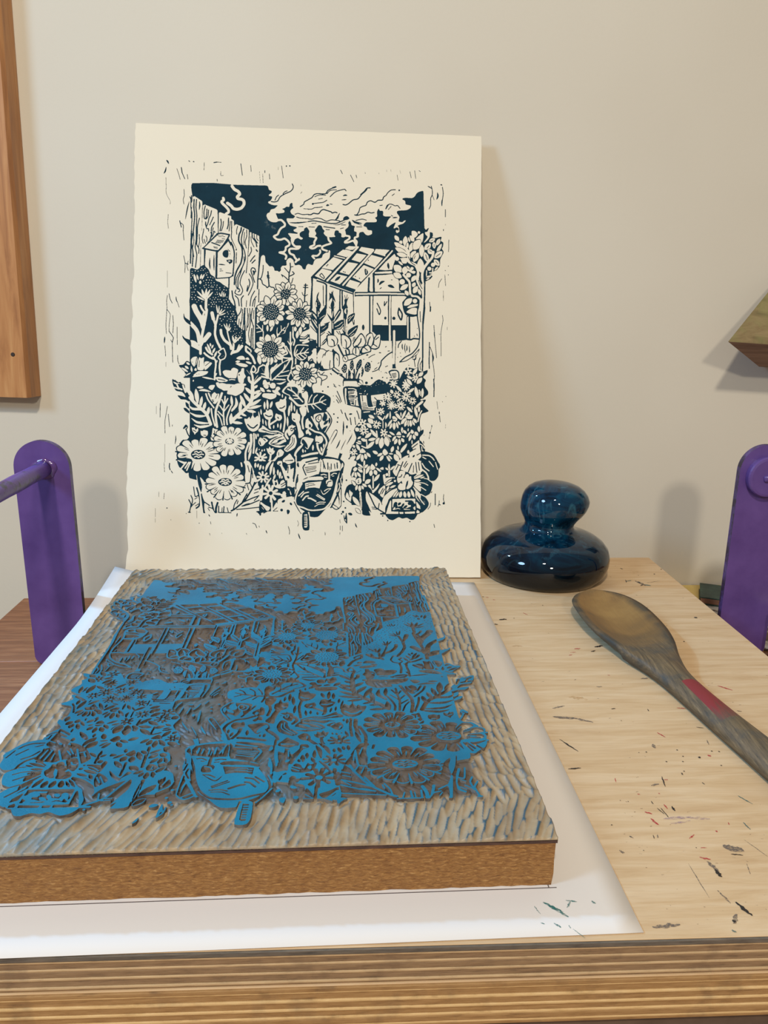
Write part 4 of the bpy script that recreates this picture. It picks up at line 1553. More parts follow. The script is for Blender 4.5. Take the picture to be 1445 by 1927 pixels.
W d1 660 1180 700 1190 720 1150 750 1190 790 1170 790 1220 820 1230 800 1280 740 1310 690 1270
b 12 d1 720 1265 750 1275
c 34 d1 740 1300 730 1380 700 1445
W d1 860 1260 890 1210 930 1200 970 1230 990 1260 960 1320 890 1350 850 1310
b 14 d1 890 1260 890 1310
c 38 d1 870 1330 820 1390 770 1445
W d1 970 1390 1060 1310 1100 1280 1150 1350 1180 1390 1180 1445 980 1445
k d1 1010 1410 1160 1395 1150 1445 1000 1445
C 14 d1 1050 1445 1060 1410
C 14 d1 1100 1445 1095 1400
W d1 1310 1030 1340 980 1400 970 1445 980 d2 100 1010 60 1090 d2 0 1190 d1 1420 1200 1350 1120 1300 1100
K d1 1320 1060 1340 1010 1380 1040 1430 1120 1430 1180 1360 1130
C 14 d1 1340 1110 1370 1040
C 12 d1 1380 1130 1400 1080
W d1 1350 1100 1260 1160 1190 1260 1180 1320 1210 1340 1230 1270 1330 1150
c 26 d1 1215 1330 1215 1445
l 34 d1 1340 1190 1350 1270
l 24 d1 1390 1210 1390 1260
c 38 d1 1330 1330 1445 1300 d2 30 1290 170 1270
W d1 1340 1390 1445 1370 d2 170 1350 170 1445 d1 1300 1445
b 18 d1 1290 1290 1300 1445
K d2 10 350 20 260 60 180 230 140 260 170 340 180 340 230 415 240 380 310 410 360 380 400 320 430 360 430 300 490 160 490 130 530 60 430
c 24 d2 0 360 100 350 200 320 260 310
c 18 d2 90 350 110 240 170 180
c 18 d2 200 320 240 240 290 200
c 16 d2 240 310 330 270
c 16 d2 240 320 330 365
c 18 d2 110 360 240 460
c 18 d2 60 370 110 440
c 18 d2 10 320 30 250 70 180
W d2 100 560 150 530 300 510 380 500 430 580 440 660 420 740 360 830 320 890 260 840 190 820 120 700
b 18 d2 365 510 420 590 440 660 410 750 330 880
K d2 130 600 170 560 230 540 260 600 240 660 200 700 150 680
W d2 150 610 190 570 235 570 240 630 200 680 160 660
b 10 d2 200 580 180 630 210 650
B 80 d2 300 520 320 580 300 640 350 610
B 50 d2 290 740 330 700 370 660
B 40 d2 395 610 400 660 390 720
K d2 250 860 280 800 360 760 330 830 290 880
K d2 170 830 200 690 230 780 260 840
c 24 d2 60 590 130 720 190 830
c 30 d2 0 800 60 830 130 870 240 900 320 990 345 1080 300 1180 260 1300
W d2 0 660 70 720 80 760 30 810 0 790
K d2 10 740 40 730 50 780 20 790
W d2 0 850 60 910 30 940 0 900
W d2 130 1000 150 940 180 960 220 950 260 960 280 1020 250 1080 190 1100 140 1070
b 18 d2 150 1065 200 1075
c 34 d2 165 1090 180 1180 230 1280
l 36 d2 90 1110 85 1230
l 36 d2 235 1150 260 1250
l 30 d2 290 1090 290 1180
K e0 435 0 470 90 500 110 560 170 600 205 665 180 700 100 700 -60 440 -80
C 40 e0 440 -40 560 10 600 0
c 26 e0 510 110 600 0
c 24 e0 580 110 650 0
c 24 e0 610 150 680 0
w e0 662 560 670 560 672 1000 640 1000
W e0 690 420 730 375 780 420 800 520 830 640 850 800 800 870 700 960 660 950 680 780 670 600 690 500
b 16 e0 740 460 770 640 830 620
b 18 e0 690 620 720 700 700 830
b 18 e0 650 700 690 790 660 940
b 14 e0 700 820 780 750
b 12 e0 760 690 810 660
b 12 e0 770 820 830 780
b 26 e0 800 480 840 620 860 720 840 820 790 860
W e0 790 240 820 240 860 600 900 800 920 960 860 960 860 700 820 450
b 44 e0 900 600 920 760 945 940
K e0 800 200 880 230 900 520 880 560 830 420
W e0 860 280 930 350 960 450 990 590 1020 690 940 720 890 560 900 440
W e0 950 740 1080 730 1110 880 1120 950 960 950
b 18 e0 945 745 1040 810
b 16 e0 1020 840 1100 870 1140 940
b 12 e0 1010 860 1040 910
b 30 e0 1080 750 1110 870 1150 940
W e0 1100 760 1170 720 1140 920 1110 820
W e0 1190 800 1400 800 1400 940 1200 940 1180 860
b 34 e0 1190 760 1160 860 1160 940
b 18 e0 1210 820 1210 930
b 12 e0 1275 850 1270 930
b 18 e0 1310 830 1300 940
b 14 e0 1370 850 1390 930
b 14 e0 1200 940 1445 945
B 26 e0 1220 940 1260 990 1260 1000
b 14 e0 1330 1020 1340 975 1390 970
w e0 600 950 1445 955 e1 0 950 e1 0 1445 e0 600 1445
b 18 e0 640 935 680 938
W e1 240 -20 330 -20 380 60 430 180 520 420 540 650 530 850 400 900 100 890 0 930 -20 760 100 680 240 640 270 480 260 300 250 140
K e1 160 0 250 20 270 160 250 260 230 150 180 120
w e1 170 0 200 0 215 80 190 90
b 26 e1 0 910 60 880 250 720 330 600 400 480 440 380
b 20 e1 240 740 400 670 540 620
b 16 e1 100 885 360 860 540 840
b 18 e1 200 820 330 790 500 720 540 700
B 34 e1 200 825 280 795 350 770
b 16 e1 440 520 520 490
b 14 e1 430 580 510 550
b 14 e1 430 720 500 650
b 16 e1 400 490 350 380
b 16 e1 420 440 480 370
b 14 e1 300 420 330 520
b 20 e1 270 400 350 380 370 260 380 130
b 16 e1 380 100 400 230 400 290
b 16 e1 310 60 340 180
b 26 e1 440 200 500 330 520 430
b 20 e1 210 740 290 600
b 16 e1 40 880 60 790 110 700
b 14 e1 110 780 130 720
b 14 e1 290 620 300 580
K e1 430 -20 900 -20 950 60 990 150 1050 350 1060 470 1180 470 1180 620 1110 640 1060 650 990 660 880 700 890 780 880 920 540 920 540 700 520 420 470 230
C 50 e1 640 170 680 60 760 -40
C 50 e1 730 240 750 100 790 0
l 40 e1 455 0 450 110
l 40 e1 510 20 495 100
l 40 e1 560 40 530 150
l 34 e1 600 60 600 140
l 40 e1 800 80 800 260
l 40 e1 875 130 875 250
l 50 e1 920 170 910 310
l 34 e1 955 250 945 310
l 40 e1 830 220 790 330
y e1 600 280 125 9 28
l 40 e1 710 320 640 470
c 22 e1 640 460 740 300
W e1 770 320 830 350 860 320 890 420 920 400 930 490 830 470 790 420
W e1 920 370 980 330 1020 400 1010 470 930 480
b 14 e1 930 420 1020 370
b 14 e1 940 460 1020 410
B 40 e1 830 370 840 400 830 430
y e1 740 580 165 9 36
c 36 e1 590 440 580 550 560 700
W e1 540 500 600 500 560 720 530 700
W e1 930 600 980 620 960 570 1000 540 1030 590 980 660 940 650
C 60 e1 910 600 1000 630 1010 650
l 44 e1 1120 460 1120 620
c 34 e1 1075 500 1140 520
c 30 e1 760 730 765 920
W e1 550 740 640 800 730 850 680 920 600 880 550 800
b 20 e1 560 800 650 910
W e1 780 890 800 830 850 750 870 820 880 900 800 910
b 12 e1 800 900 860 850
w e1 540 925 880 940 880 1000 540 1000
B 44 e1 470 925 540 930 640 920
B 40 e1 500 940 540 960 545 1000
B 24 e1 600 960 640 930 690 910
W e1 860 30 880 -20 950 -20 960 60 1030 180 1060 300 1020 340 970 200 920 70
B 24 e1 890 40 910 35 930 20
W e1 1000 -20 1180 -20 1110 40 1120 220 1150 110 1190 100 1200 0 1380 -20 1370 100 1390 240 1330 380 1230 560 1200 640 1180 480 1060 470 1060 330 1030 230 1060 50
b 16 e1 1000 10 1070 45 1170 10
b 14 e1 1070 80 1060 200
b 20 e1 1180 170 1170 360
b 34 e1 1195 0 1190 180 1170 300
B 40 e1 1250 0 1250 50 1265 90
b 20 e1 1250 230 1220 350 1210 500
B 30 e1 1250 270 1240 350 1220 400
B 40 e1 1050 260 1070 280 1080 300
W e1 880 920 870 720 960 670 1090 650 1180 640 1180 740 1260 900 1330 960 900 950
B 44 e1 950 745 980 730 1005 710
B 40 e1 1105 760 1120 780 1135 800
D 26 e1 945 895
B 56 e1 1050 900 1070 920 1060 970 
b 24 e1 1180 470 1170 580 1160 640
K e1 1050 460 1085 450 1140 470 1190 520 1180 640 1150 640 1100 520
w e1 1390 0 1445 -40 e2 220 -40 e2 210 220 0 240 e1 1380 240 e1 1345 100
b 20 e1 1380 40 1345 100 1400 240
b 12 e1 1380 100 1440 90
b 12 e1 1390 130 1440 125
b 12 e1 1400 160 1445 155
b 12 e1 1410 190 1445 185
b 22 e1 1400 0 1445 -10 e2 180 -60
K e1 1330 400 1340 330 1400 290 e2 200 200 230 0 260 -90 600 -60 640 20 620 180 500 560 420 780 300 900 180 1020 40 1020 0 960 e1 1300 870 1190 740 1180 640 1230 530
b 16 d2 200 1360 400 1370 600 1400 e2 620 20
b 22 d2 190 1420 240 1350 380 1350 560 1390 640 1430 e2 670 40 660 250 620 400
w e2 240 -40 300 -70 480 -60 580 -30 610 40 590 150 430 180 390 190 230 180
b 12 e2 285 0 290 120
b 16 e2 270 -40 320 120
b 18 e2 365 10 370 130
b 18 e2 430 30 430 130
b 14 e2 490 30 500 120
b 20 e2 540 10 545 110
b 10 e2 400 80 405 150
W e1 1345 330 1420 300 e2 0 280 240 265 290 300 260 330 0 340 e1 1345 375
w e2 0 380 250 355 210 490 120 470 0 480 
w e1 1385 390 1445 380 e2 0 380 0 480 e1 1390 510
w e2 0 30 210 0 200 220 0 240
b 14 e2 0 30 100 15 200 0
b 10 e2 0 90 150 70
b 10 e2 0 120 150 95
b 10 e2 0 150 140 120
b 12 e2 0 190 150 155
b 10 e2 0 400 110 400
b 10 e2 0 440 130 420
b 10 e1 1400 420 1445 415
b 10 e1 1400 450 1445 450
W e2 330 360 360 325 440 330 460 390 440 450 370 455 345 430
b 16 e2 350 420 370 370 430 350
c 30 e2 390 190 392 310
c 20 e2 240 235 290 225 340 240
c 16 e2 300 275 345 280
c 18 e2 430 240 480 205 530 210
c 14 e2 450 260 480 255
c 26 e2 640 30 600 180 540 350 490 560 420 740 300 870 100 900 0 890 e1 1350 850 1230 810 1200 720 1220 620 1260 520 1325 400
C 22 e2 150 530 230 580
C 18 e2 230 510 290 600 420 500
C 18 e2 290 500 340 470
c 18 e2 300 540 360 500 420 495
c 16 e2 150 620 300 710
c 16 e2 170 600 310 690
c 28 e2 0 670 50 680 140 730
c 24 e1 1340 710 1400 640 1445 630
c 22 e1 1310 650 1370 580 1445 560
c 20 e1 1265 630 1355 545
c 16 e1 1410 570 1445 560 e2 10 560
c 16 e2 150 770 220 745 320 750
c 14 e2 120 830 200 785 300 780
C 14 e2 135 940 135 980
C 14 e2 175 960 180 1000
C 14 e2 205 940 210 980
K e2 590 180 660 80 665 220 640 380 560 620 430 860 400 830 500 640 540 520
c 20 e2 520 600 410 830
c 18 e2 580 390 590 460 550 550
c 16 e2 605 300 620 410
c 12 e2 640 210 625 300
w e2 490 780 560 620 580 800 550 850
b 20 e2 560 600 580 700 590 800
c 22 e2 600 520 595 800 570 840
b 14 e2 615 480 620 800 570 870
b 16 e2 470 790 560 855
b 16 e2 440 830 490 870 530 885 580 860
w e2 470 800 550 850 540 875 460 830
b 16 e1 1180 740 1250 870 1310 960
W e1 1260 860 1330 900 1340 920 1330 950 1300 940
K e1 1335 960 1380 925 1430 940 e2 10 970 20 1260 e1 1400 1280 1350 1260 1330 1180
w e1 1365 980 1425 970 1430 1200 1410 1225 1370 1220
b 16 e1 1350 1010 1410 1010
b 16 e1 1350 1045 1410 1045
b 16 e1 1350 1080 1410 1080
b 16 e1 1350 1115 1410 1115
b 16 e1 1350 1150 1410 1150
b 16 e1 1350 1185 1410 1185
w e2 -10 930 20 930 30 1010 18 1010
W e2 650 200 690 0 720 -60 900 -20 890 60 830 110 790 270 810 330 720 480 680 600 690 680 810 770 790 880 810 980 1210 975 1210 1100 600 1100 620 820 650 400
b 18 e2 685 600 740 480 760 430
K e2 720 460 790 410 850 420 810 560 800 740 820 780 700 680 680 600
W e2 700 640 730 560 780 680 800 740 730 690
D 16 e2 715 335 665 735 695 855
D 22 e2 650 930
D 14 e2 625 965
b 14 e2 670 1000 680 1080 720 1140
b 14 e2 715 960 690 1060
B 30 e2 710 950 715 1050 725 1150
B 22 e2 880 1140 895 1190 915 1225
B 50 e2 750 960 790 970 820 985
K e2 830 90 900 80 1000 100 1030 220 970 290 850 280 790 240
W e2 840 130 880 90 920 110 900 160 860 170
l 44 e2 860 170 815 280
l 50 e2 880 180 900 290
l 50 e2 910 180 985 280
l 60 e2 930 110 1020 190
l 34 e2 930 95 1020 110
l 40 e2 915 20 1030 100
c 30 e2 1050 -20 1050 120 1040 340
l 50 e2 1120 40 1050 110
W e2 880 350 930 300 980 290 1000 350 980 400 920 410
b 10 e2 925 380 955 378
b 10 e2 940 330 942 375
l 50 e2 810 340 900 450
l 50 e2 920 420 890 530
l 60 e2 965 430 965 550
l 44 e2 1000 430 1035 510
l 50 e2 1010 400 1100 460
l 80 e2 1170 320 1060 400
l 34 e2 775 510 790 660
l 30 e2 830 560 800 640
c 26 e2 800 560 790 700
c 34 e2 975 570 985 760 985 960
l 80 e2 830 640 960 820
l 60 e2 1070 640 990 790
l 60 e2 885 860 980 960
W e2 1150 130 1190 30 1230 60 1260 110 1200 150
l 60 e2 1150 60 1080 220
l 70 e2 1180 140 1170 260
l 70 e2 1240 140 1280 240
l 40 e2 1270 100 1370 180
l 40 e2 1280 0 1270 80
l 50 e2 1445 110 1340 120
c 24 e2 1215 260 1215 480
l 60 e2 1340 220 1230 360
W e2 1115 440 1160 420 1200 520 1240 500 1340 390 1300 490 1210 580 1190 520
W e2 1400 240 1445 220 1445 420 1420 400
W e2 1310 560 1340 500 1430 430 1445 500 e3 0 540 e2 1400 660 1340 610
b 14 e2 1340 600 1400 490
b 14 e2 1380 590 1430 500
K e2 1000 620 1080 540 1110 560 1240 830 1240 980 1010 970
l 20 e2 990 600 1000 900
W e2 1090 550 1200 600 1330 700 1370 770 1400 870 1445 930 1340 900 1210 970 1130 820 1080 700
b 22 e2 1110 540 1180 680 1260 840 1360 910 1445 960
b 16 e2 1330 770 1310 880
b 12 e2 1190 840 1270 850
b 12 e2 1200 870 1280 880
W e2 1380 760 1420 640 1445 620 e3 20 640 0 850 e2 1420 850
w e2 1130 900 1200 960 1380 960 1390 1100 1210 1100
b 30 e2 1360 965 1445 965
D 14 e2 1395 1005
K e3 -20 -20 280 -20 150 120 130 200 210 280 150 300 0 260
l 40 e3 70 20 70 230
c 34 e3 70 100 70 250
l 40 e3 180 60 90 150
l 36 e3 0 100 60 150
l 60 e3 0 220 60 240
W e3 140 160 280 -60 500 -90 660 -20 700 100 650 180 500 230 420 200 280 140 210 260 150 200
b 18 e3 330 -10 270 140 220 260
b 14 e3 200 140 240 60
b 14 e3 280 60 230 40 
b 18 e3 500 20 430 180
b 14 e3 420 20 360 100
b 12 e3 530 60 525 190
b 16 e3 570 0 590 190
b 16 e3 620 0 640 150
b 14 e3 340 80 400 -20
K e3 670 0 730 -60 900 -40 960 0 1010 20 1025 90 1000 130 990 260 930 340 860 350 800 330 880 400 870 500 830 590 740 635 680 590 770 680 815 770 780 860 660 940 600 700 560 420 600 220 690 170 680 80
c 20 e3 690 20 740 100 820 160
c 18 e3 820 -20 900 80
c 16 e3 940 0 980 130
c 26 e3 680 130 760 190 800 260 810 320 
c 14 e3 660 300 780 310 870 370
c 16 e3 540 370 720 390 800 430
c 16 e3 540 400 660 460 760 525
c 16 e3 670 600 740 640
c 18 e3 580 580 660 700 730 790
W e3 530 280 600 220 660 190 660 220 560 290
l 44 e3 720 230 530 310
l 30 e3 740 270 650 300
l 44 e3 530 350 670 340
W e3 540 380 660 400 665 430 590 420
W e3 530 410 660 470 655 550 560 470
W e3 510 440 660 600 650 680 560 540
W e3 580 660 650 750 660 880 600 830
K e3 140 340 210 280 380 180 440 200 530 300 540 400 500 490 400 540 250 530 200 440
W e3 230 260 280 160 370 180 350 260 290 360 240 390 220 320
W e3 240 440 280 390 320 400 300 320 350 290 380 300 400 350 380 440 370 510 280 520 240 490
W e3 360 270 400 220 440 240 440 310 400 360
W e3 440 280 480 260 490 330 520 380 490 450 430 500 390 490 420 420
b 16 e3 250 280 290 270 310 230
b 14 e3 390 430 410 400
d 14 e3 165 290
d 22 e3 180 350
W e3 0 300 140 280 110 340 0 410
b 12 e3 0 390 70 330 130 310
l 50 e3 0 440 150 370
l 40 e3 20 540 70 440
l 40 e3 80 480 200 430
W e3 0 590 100 500 210 480 220 520 120 660 60 700 0 900
b 20 e3 0 600 100 520 220 470
b 20 e3 100 680 220 540
K e3 120 670 200 580 300 530 500 540 560 660
l 34 e3 240 520 140 660
l 30 e3 260 550 190 660
l 60 e3 300 540 270 670
l 60 e3 355 540 375 670
l 60 e3 430 540 450 670
l 50 e3 480 500 540 660
K e3 0 850 30 780 100 660 560 655 600 700 650 760 660 950 600 975 590 1000 540 1070 480 1080 400 1040 320 1055 250 1030 140 1085 60 1060 0 980
w e3 10 965 60 800 95 710 110 730 110 920 245 925 245 965
w e3 260 930 340 930 340 965 270 965
w e3 360 930 555 920 555 960 370 965
w e3 580 930 600 890 640 920 640 955 585 955
w e3 130 690 560 680 565 780 530 740 490 710 370 715 360 680
w e3 130 690 365 680 370 740 440 740 490 720 480 740 420 760 430 800 480 800 480 830 430 850 350 870 440 880 470 880 460 895 360 890 310 860 240 850 300 890 240 870 200 880 150 895 135 880 150 860 130 840
w e3 530 690 560 690 555 780 530 760
w e3 520 850 560 820 565 890 540 890
w e3 575 740 590 740 650 820 660 880 590 850
B 56 e3 150 860 180 790 200 770 190 840
B 46 e3 240 800 260 780 290 760
B 40 e3 290 860 330 800 350 770
B 36 e3 190 850 290 840 330 870
B 44 e3 330 870 380 830 410 810
B 46 e3 420 770 470 750 500 730
B 40 e3 430 850 490 850 530 820
B 40 e3 200 780 210 830 190 870
k e3 115 895 580 890 575 915 115 918
! 
B 40 a0 230 110 255 140 275 185
B 36 a0 225 240 210 320 180 365
b 9 a0 220 430 225 600 225 720 250 790 300 880 300 940
b 12 a0 425 270 460 370 490 480
b 22 a0 510 250 525 350
b 18 a0 525 350 575 465
b 14 a0 620 380 635 470
B 20 a0 640 120 655 130 680 150
B 26 a0 725 145 740 140 755 150
b 11 a0 940 150 935 300
b 22 a0 1120 160 1180 150
b 12 a0 1180 150 1260 155
b 10 a0 1250 320 1250 400 1300 400
b 14 a0 1180 470 1185 510
b 13 a0 560 660 565 780 545 850 560 940
B 30 a0 660 880 620 1040 585 1230
b 22 a0 670 800 690 850 690 1000 710 1150 700 1445 b0 680 500
b 26 a0 700 780 700 900
b 10 a0 265 1130 255 1280 270 1400
b 22 a0 480 1250 510 1370
b 16 a0 500 1290 545 1330 545 1445
b 14 b0 545 0 560 170
b 14 b0 555 460 580 600 575 780
b 18 b0 580 600 640 620
b 14 b0 640 560 615 650 640 740
b 8 b0 250 740 250 1060
b 12 b0 250 1200 235 1300 240 1445 c0 220 300 230 480
b 16 b0 280 1170 300 1270 340 1350
B 26 b0 410 1220 415 1280 430 1330
b 12 b0 430 1310 470 1430
b 12 c0 240 20 300 110 295 200 280 330 280 430
b 18 c0 280 430 360 550 350 600 340 640
b 14 c0 350 130 360 300 350 470
b 14 c0 340 640 345 880 350 1020
B 36 c0 200 530 195 590 190 660
b 12 c0 200 700 210 800 215 900
b 10 c0 220 1010 220 1100
b 12 c0 430 350 430 500 435 690
b 14 c0 440 880 445 990 470 1050
b 12 c0 310 590 330 630
b 14 c0 350 1330 360 1350 400 1350
b 10 d0 40 390 40 540
b 14 d0 115 340 110 600
b 12 d0 250 390 220 560 200 700 205 900
b 14 d0 265 540 290 780
b 12 d0 340 740 340 770
B 24 d0 405 930 405 1020 390 1110
b 9 d0 200 1100 200 1445
b 14 d0 430 1260 440 1380
b 10 e0 185 0 195 180
b 24 e0 290 20 285 90 300 140
b 18 e0 320 160 345 200
b 9 e0 90 550 85 650
b 10 e0 190 570 180 690
D 12 e0 240 857
b 8 e0 25 840 20 1130
B 20 e0 600 950 602 960 600 970
b 8 e0 800 900 800 1050
D 9 e0 845 1140
B 26 e0 1020 970 1035 1000 1045 1020
b 12 e0 1055 1110 1065 1160
b 10 e0 1035 1325 1050 1370
b 10 e0 1270 1320 1270 1340
b 9 e0 310 1070 320 1090
B 30 e1 115 950 110 980 105 1020
b 16 e1 400 1140 450 1160 480 1230
b 12 e1 520 1190 530 1220
B 26 e1 650 1270 660 1300 675 1335
b 14 e1 1070 1200 1095 1290 1090 1350
b 9 e1 1240 1090 1265 1150 1245 1200
B 30 e1 1255 1330 1275 1390 1295 1445
b 10 e1 280 1325 295 1360
b 10 e2 590 1070 600 1140
b 12 e2 600 1190 600 1270
b 12 e2 640 1190 640 1290
b 10 e2 595 1310 590 1360
b 12 e2 315 1310 318 1365
b 9 e2 85 1270 90 1290
b 18 e3 935 590 935 800
b 14 e3 1095 600 1090 700 1110 760
D 22 e3 1095 770
b 14 e3 1010 720 1005 780 985 830
B 26 e3 1000 790 1020 795 1040 800
B 20 e3 850 580 865 560 880 540
b 14 e3 850 760 840 820 795 880
D 13 e3 45 1090 460 1110
b 14 e3 910 1160 925 1225
b 18 a3 860 600 880 680 880 760 850 830 850 960 820 1030
b 12 a3 880 770 915 860
B 26 a3 790 600 830 620 870 650
B 46 a3 975 720 985 790 960 855
b 18 a3 1070 620 1085 740 1070 860 1060 970
B 30 a3 1060 860 1060 920 1060 975
B 30 a3 1030 580 1050 575 1065 590
b 16 a3 1125 1040 1125 1180
b 9 a3 1125 1310 1125 1340
b 14 a3 1090 1410 1090 1440
b 12 a3 460 330 485 450
b 12 a3 550 310 570 460
b 10 a3 220 390 240 500
b 12 a3 630 310 660 330
b 7 a3 20 290 30 340
b 7 a3 100 280 110 340
b 7 a3 270 300 290 370
B 34 b3 880 40 880 80 870 110
b 13 b3 1190 160 1185 390
b 12 b3 1115 820 1130 1030
b 12 b3 1060 890 1010 970 995 1060
b 10 b3 1085 1120 1090 1310
b 14 b3 830 1330 840 1445 c3 835 60
D 9 b3 1180 655 1180 820 1125 740
b 24 b3 850 1420 c3 845 60
b 12 c3 1070 130 1080 230 1050 400 1040 510 1045 700 1045 900
b 9 c3 1000 480 1030 500
b 14 c3 910 320 920 450 930 600
b 14 c3 930 600 945 760 960 930
B 24 c3 915 430 920 500 930 590
b 8 c3 1160 350 1160 410
b 24 c3 825 640 825 800 820 1000 825 1130
b 14 c3 840 730 890 860
B 44 c3 880 840 895 930 885 1020
b 14 c3 890 1020 910 1150 920 1280 905 1445 d3 915 100
b 22 c3 905 1330 d3 915 0 910 215
b 10 d3 965 300 985 450
B 26 d3 1010 490 1012 520 1012 545
b 14 d3 1015 570 1030 690
b 14 d3 870 750 870 780
b 9 d3 870 780 840 890 820 1000
D 16 d3 838 890
b 14 d3 822 980 822 1005
b 8 d3 1130 730 1125 810
D 8 d3 725 935 1070 310 1135 210
b 18 d3 715 1050 720 1090
b 17 a1 180 180 210 400
b 13 a1 365 210 375 330
b 7 a1 530 320 545 540
b 10 a1 590 370 600 540
b 18 a1 630 310 630 350
b 14 a1 715 370 722 470
b 13 a1 945 220 975 450
D 13 a1 1100 222 1035 225
b 8 a1 880 240 885 300
b 7 a1 1305 560 1310 600
b 9 a1 1295 745 1330 705
b 16 a2 605 300 640 370
b 13 a2 790 390 855 520
b 13 a2 895 390 910 450
b 10 a2 1065 340 1070 370
b 10 a2 1325 350 1325 375
"""
# ---------------------------------------------------------------- object helpers
def link_mesh(name, me, mats=(), parent=None, loc=None, smooth=False):
    o = bpy.data.objects.new(name, me)
    col.objects.link(o)
    for m in (mats if isinstance(mats, (list, tuple)) else [mats]):
        me.materials.append(m.m if isinstance(m, Mat) else m)
    if smooth:
        me.polygons.foreach_set('use_smooth', [True] * len(me.polygons))
    if parent:
        o.parent = parent
    if loc is not None:
        o.location = loc
    return o

def obj(name, bm, mats, parent=None, loc=None, smooth=False):
    me = bpy.data.meshes.new(name)
    bm.normal_update()
    bm.to_mesh(me)
    bm.free()
    return link_mesh(name, me, mats, parent, loc, smooth)

def thing(name, label, cat, loc=(0, 0, 0), rotz=0.0, group=None):
    o = bpy.data.objects.new(name, None)
    o.empty_display_size = .02
    col.objects.link(o)
    o.location = loc
    o.rotation_euler = (0, 0, rotz)
    return tag(o, label, cat, group)

def tag(o, label, cat, group=None):
    o['label'] = label
    o['category'] = cat
    if group:
        o['group'] = group
    return o

def struct(o):
    o['kind'] = 'structure'
    return o

def box(bm, x0, x1, y0, y1, z0, z1, bevel=0.0, seg=2):
    v = [bm.verts.new(p) for p in ((x0, y0, z0), (x1, y0, z0), (x1, y1, z0), (x0, y1, z0), (x0, y0, z1), (x1, y0, z1), (x1, y1, z1), (x0, y1, z1))]
    fs = [bm.faces.new([v[i] for i in f]) for f in ((3, 2, 1, 0), (4, 5, 6, 7), (0, 1, 5, 4), (1, 2, 6, 5), (2, 3, 7, 6), (3, 0, 4, 7))]
    if bevel:
        es = set(e for f in fs for e in f.edges)
        bmesh.ops.bevel(bm, geom=list(es), offset=bevel, segments=seg, profile=.5, affect='EDGES')
    return v

def boxobj(name, dims, mats, parent=None, bevel=0.0, smooth=False):
    bm = bmesh.new()
    box(bm, *dims, bevel=bevel)
    return obj(name, bm, mats, parent, smooth=smooth)

def prism(bm, pts, z0, z1, cap=True):
    """pts ccw xy"""
    a = [bm.verts.new((x, y, z0)) for x, y in pts]
    b = [bm.verts.new((x, y, z1)) for x, y in pts]
    n = len(pts)
    if cap:
        bm.faces.new(a[::-1])
        bm.faces.new(b)
    for i in range(n):
        bm.faces.new((a[i], a[(i + 1) % n], b[(i + 1) % n], b[i]))
    return a, b

def tube(bm, p0, p1, r0, r1=None, n=20, cap=True):
    r1 = r0 if r1 is None else r1
    p0, p1 = Vector(p0), Vector(p1)
    d = (p1 - p0).normalized()
    s = d.orthogonal().normalized()
    t = d.cross(s)
    A, B = [], []
    for i in range(n):
        a = 2 * math.pi * i / n
        q = s * math.cos(a) + t * math.sin(a)
        A.append(bm.verts.new(p0 + q * r0))
        B.append(bm.verts.new(p1 + q * r1))
    for i in range(n):
        bm.faces.new((A[i], A[(i + 1) % n], B[(i + 1) % n], B[i]))
    if cap:
        bm.faces.new(A[::-1])
        bm.faces.new(B)

def rings(bm, rows, closed=True, cap0=True, cap1=True):
    V = [[bm.verts.new(p) for p in r] for r in rows]
    n = len(V[0])
    for a, b in zip(V, V[1:]):
        for i in range(n if closed else n - 1):
            bm.faces.new((a[i], a[(i + 1) % n], b[(i + 1) % n], b[i]))
    if cap0:
        bm.faces.new(V[0][::-1])
    if cap1:
        bm.faces.new(V[-1])
    return V

rng = random.Random(11)
TABLE_Z = -0.050
WALL_Y = 0.4575

# ---------------------------------------------------------------- setting
m = Mat('wall_paint', srgb(212, 204, 188), .85)
v = m.coords()
m.color(m.ramp(m.noise(v, 3.5, 3), [(.3, srgb(210, 201, 184)), (.7, srgb(216, 208, 192))])).bump(m.noise(v, 420, 3), .12, .0006)
WALL = m
boxo = boxobj('wall_back', (-2.2, 2.2, WALL_Y, WALL_Y + .1, -.80, 2.2), WALL)
struct(boxo)
m = Mat('floor_concrete', srgb(120, 112, 104), .8)
v = m.coords()
m.color(m.ramp(m.noise(v, 6, 5), [(.3, srgb(108, 100, 92)), (.7, srgb(132, 124, 116))]))
struct(boxobj('floor', (-2.2, 2.2, -3.2, WALL_Y, -.85, -.80), m))

# bench: reddish brown boards
m = Mat('bench_wood', srgb(140, 92, 64), .5)
v = m.coords((2.2, 30, 30))
g = m.noise(v, 9, 6, .6, .3)
v2 = m.coords((5, 160, 160))
g2 = m.noise(v2, 8, 3, .6)
c = m.ramp(g, [(.25, srgb(112, 66, 40)), (.5, srgb(152, 98, 62)), (.75, srgb(180, 126, 86))])
m.color(m.mix(m.ramp(g2, [(.42, BLK), (.62, (.45, .45, .45, 1))]), c, srgb(96, 58, 42))).bump(g2, .15, .0004)
BENCH = m
t = thing('workbench', 'reddish brown wooden bench top under the plywood, running back to the wall', 'table', (0, 0, -.80))
tz = TABLE_Z + .80
xs = [-.2575, -.105, .055, .215, .375, .535, .70]
for a, b in zip([.432, .30, .165, .03, -.105], [.3005, .1655, .0305, -.1045, -.24]):
    boxobj('plank', (-.2575, .70, b, a, tz - .03, tz), BENCH, t, bevel=.0012)
for x in (-.22, .65):
    for y in (-.2, .39):
        boxobj('leg', (x - .03, x + .03, y - .03, y + .03, 0, tz - .03), BENCH, t, bevel=.002)

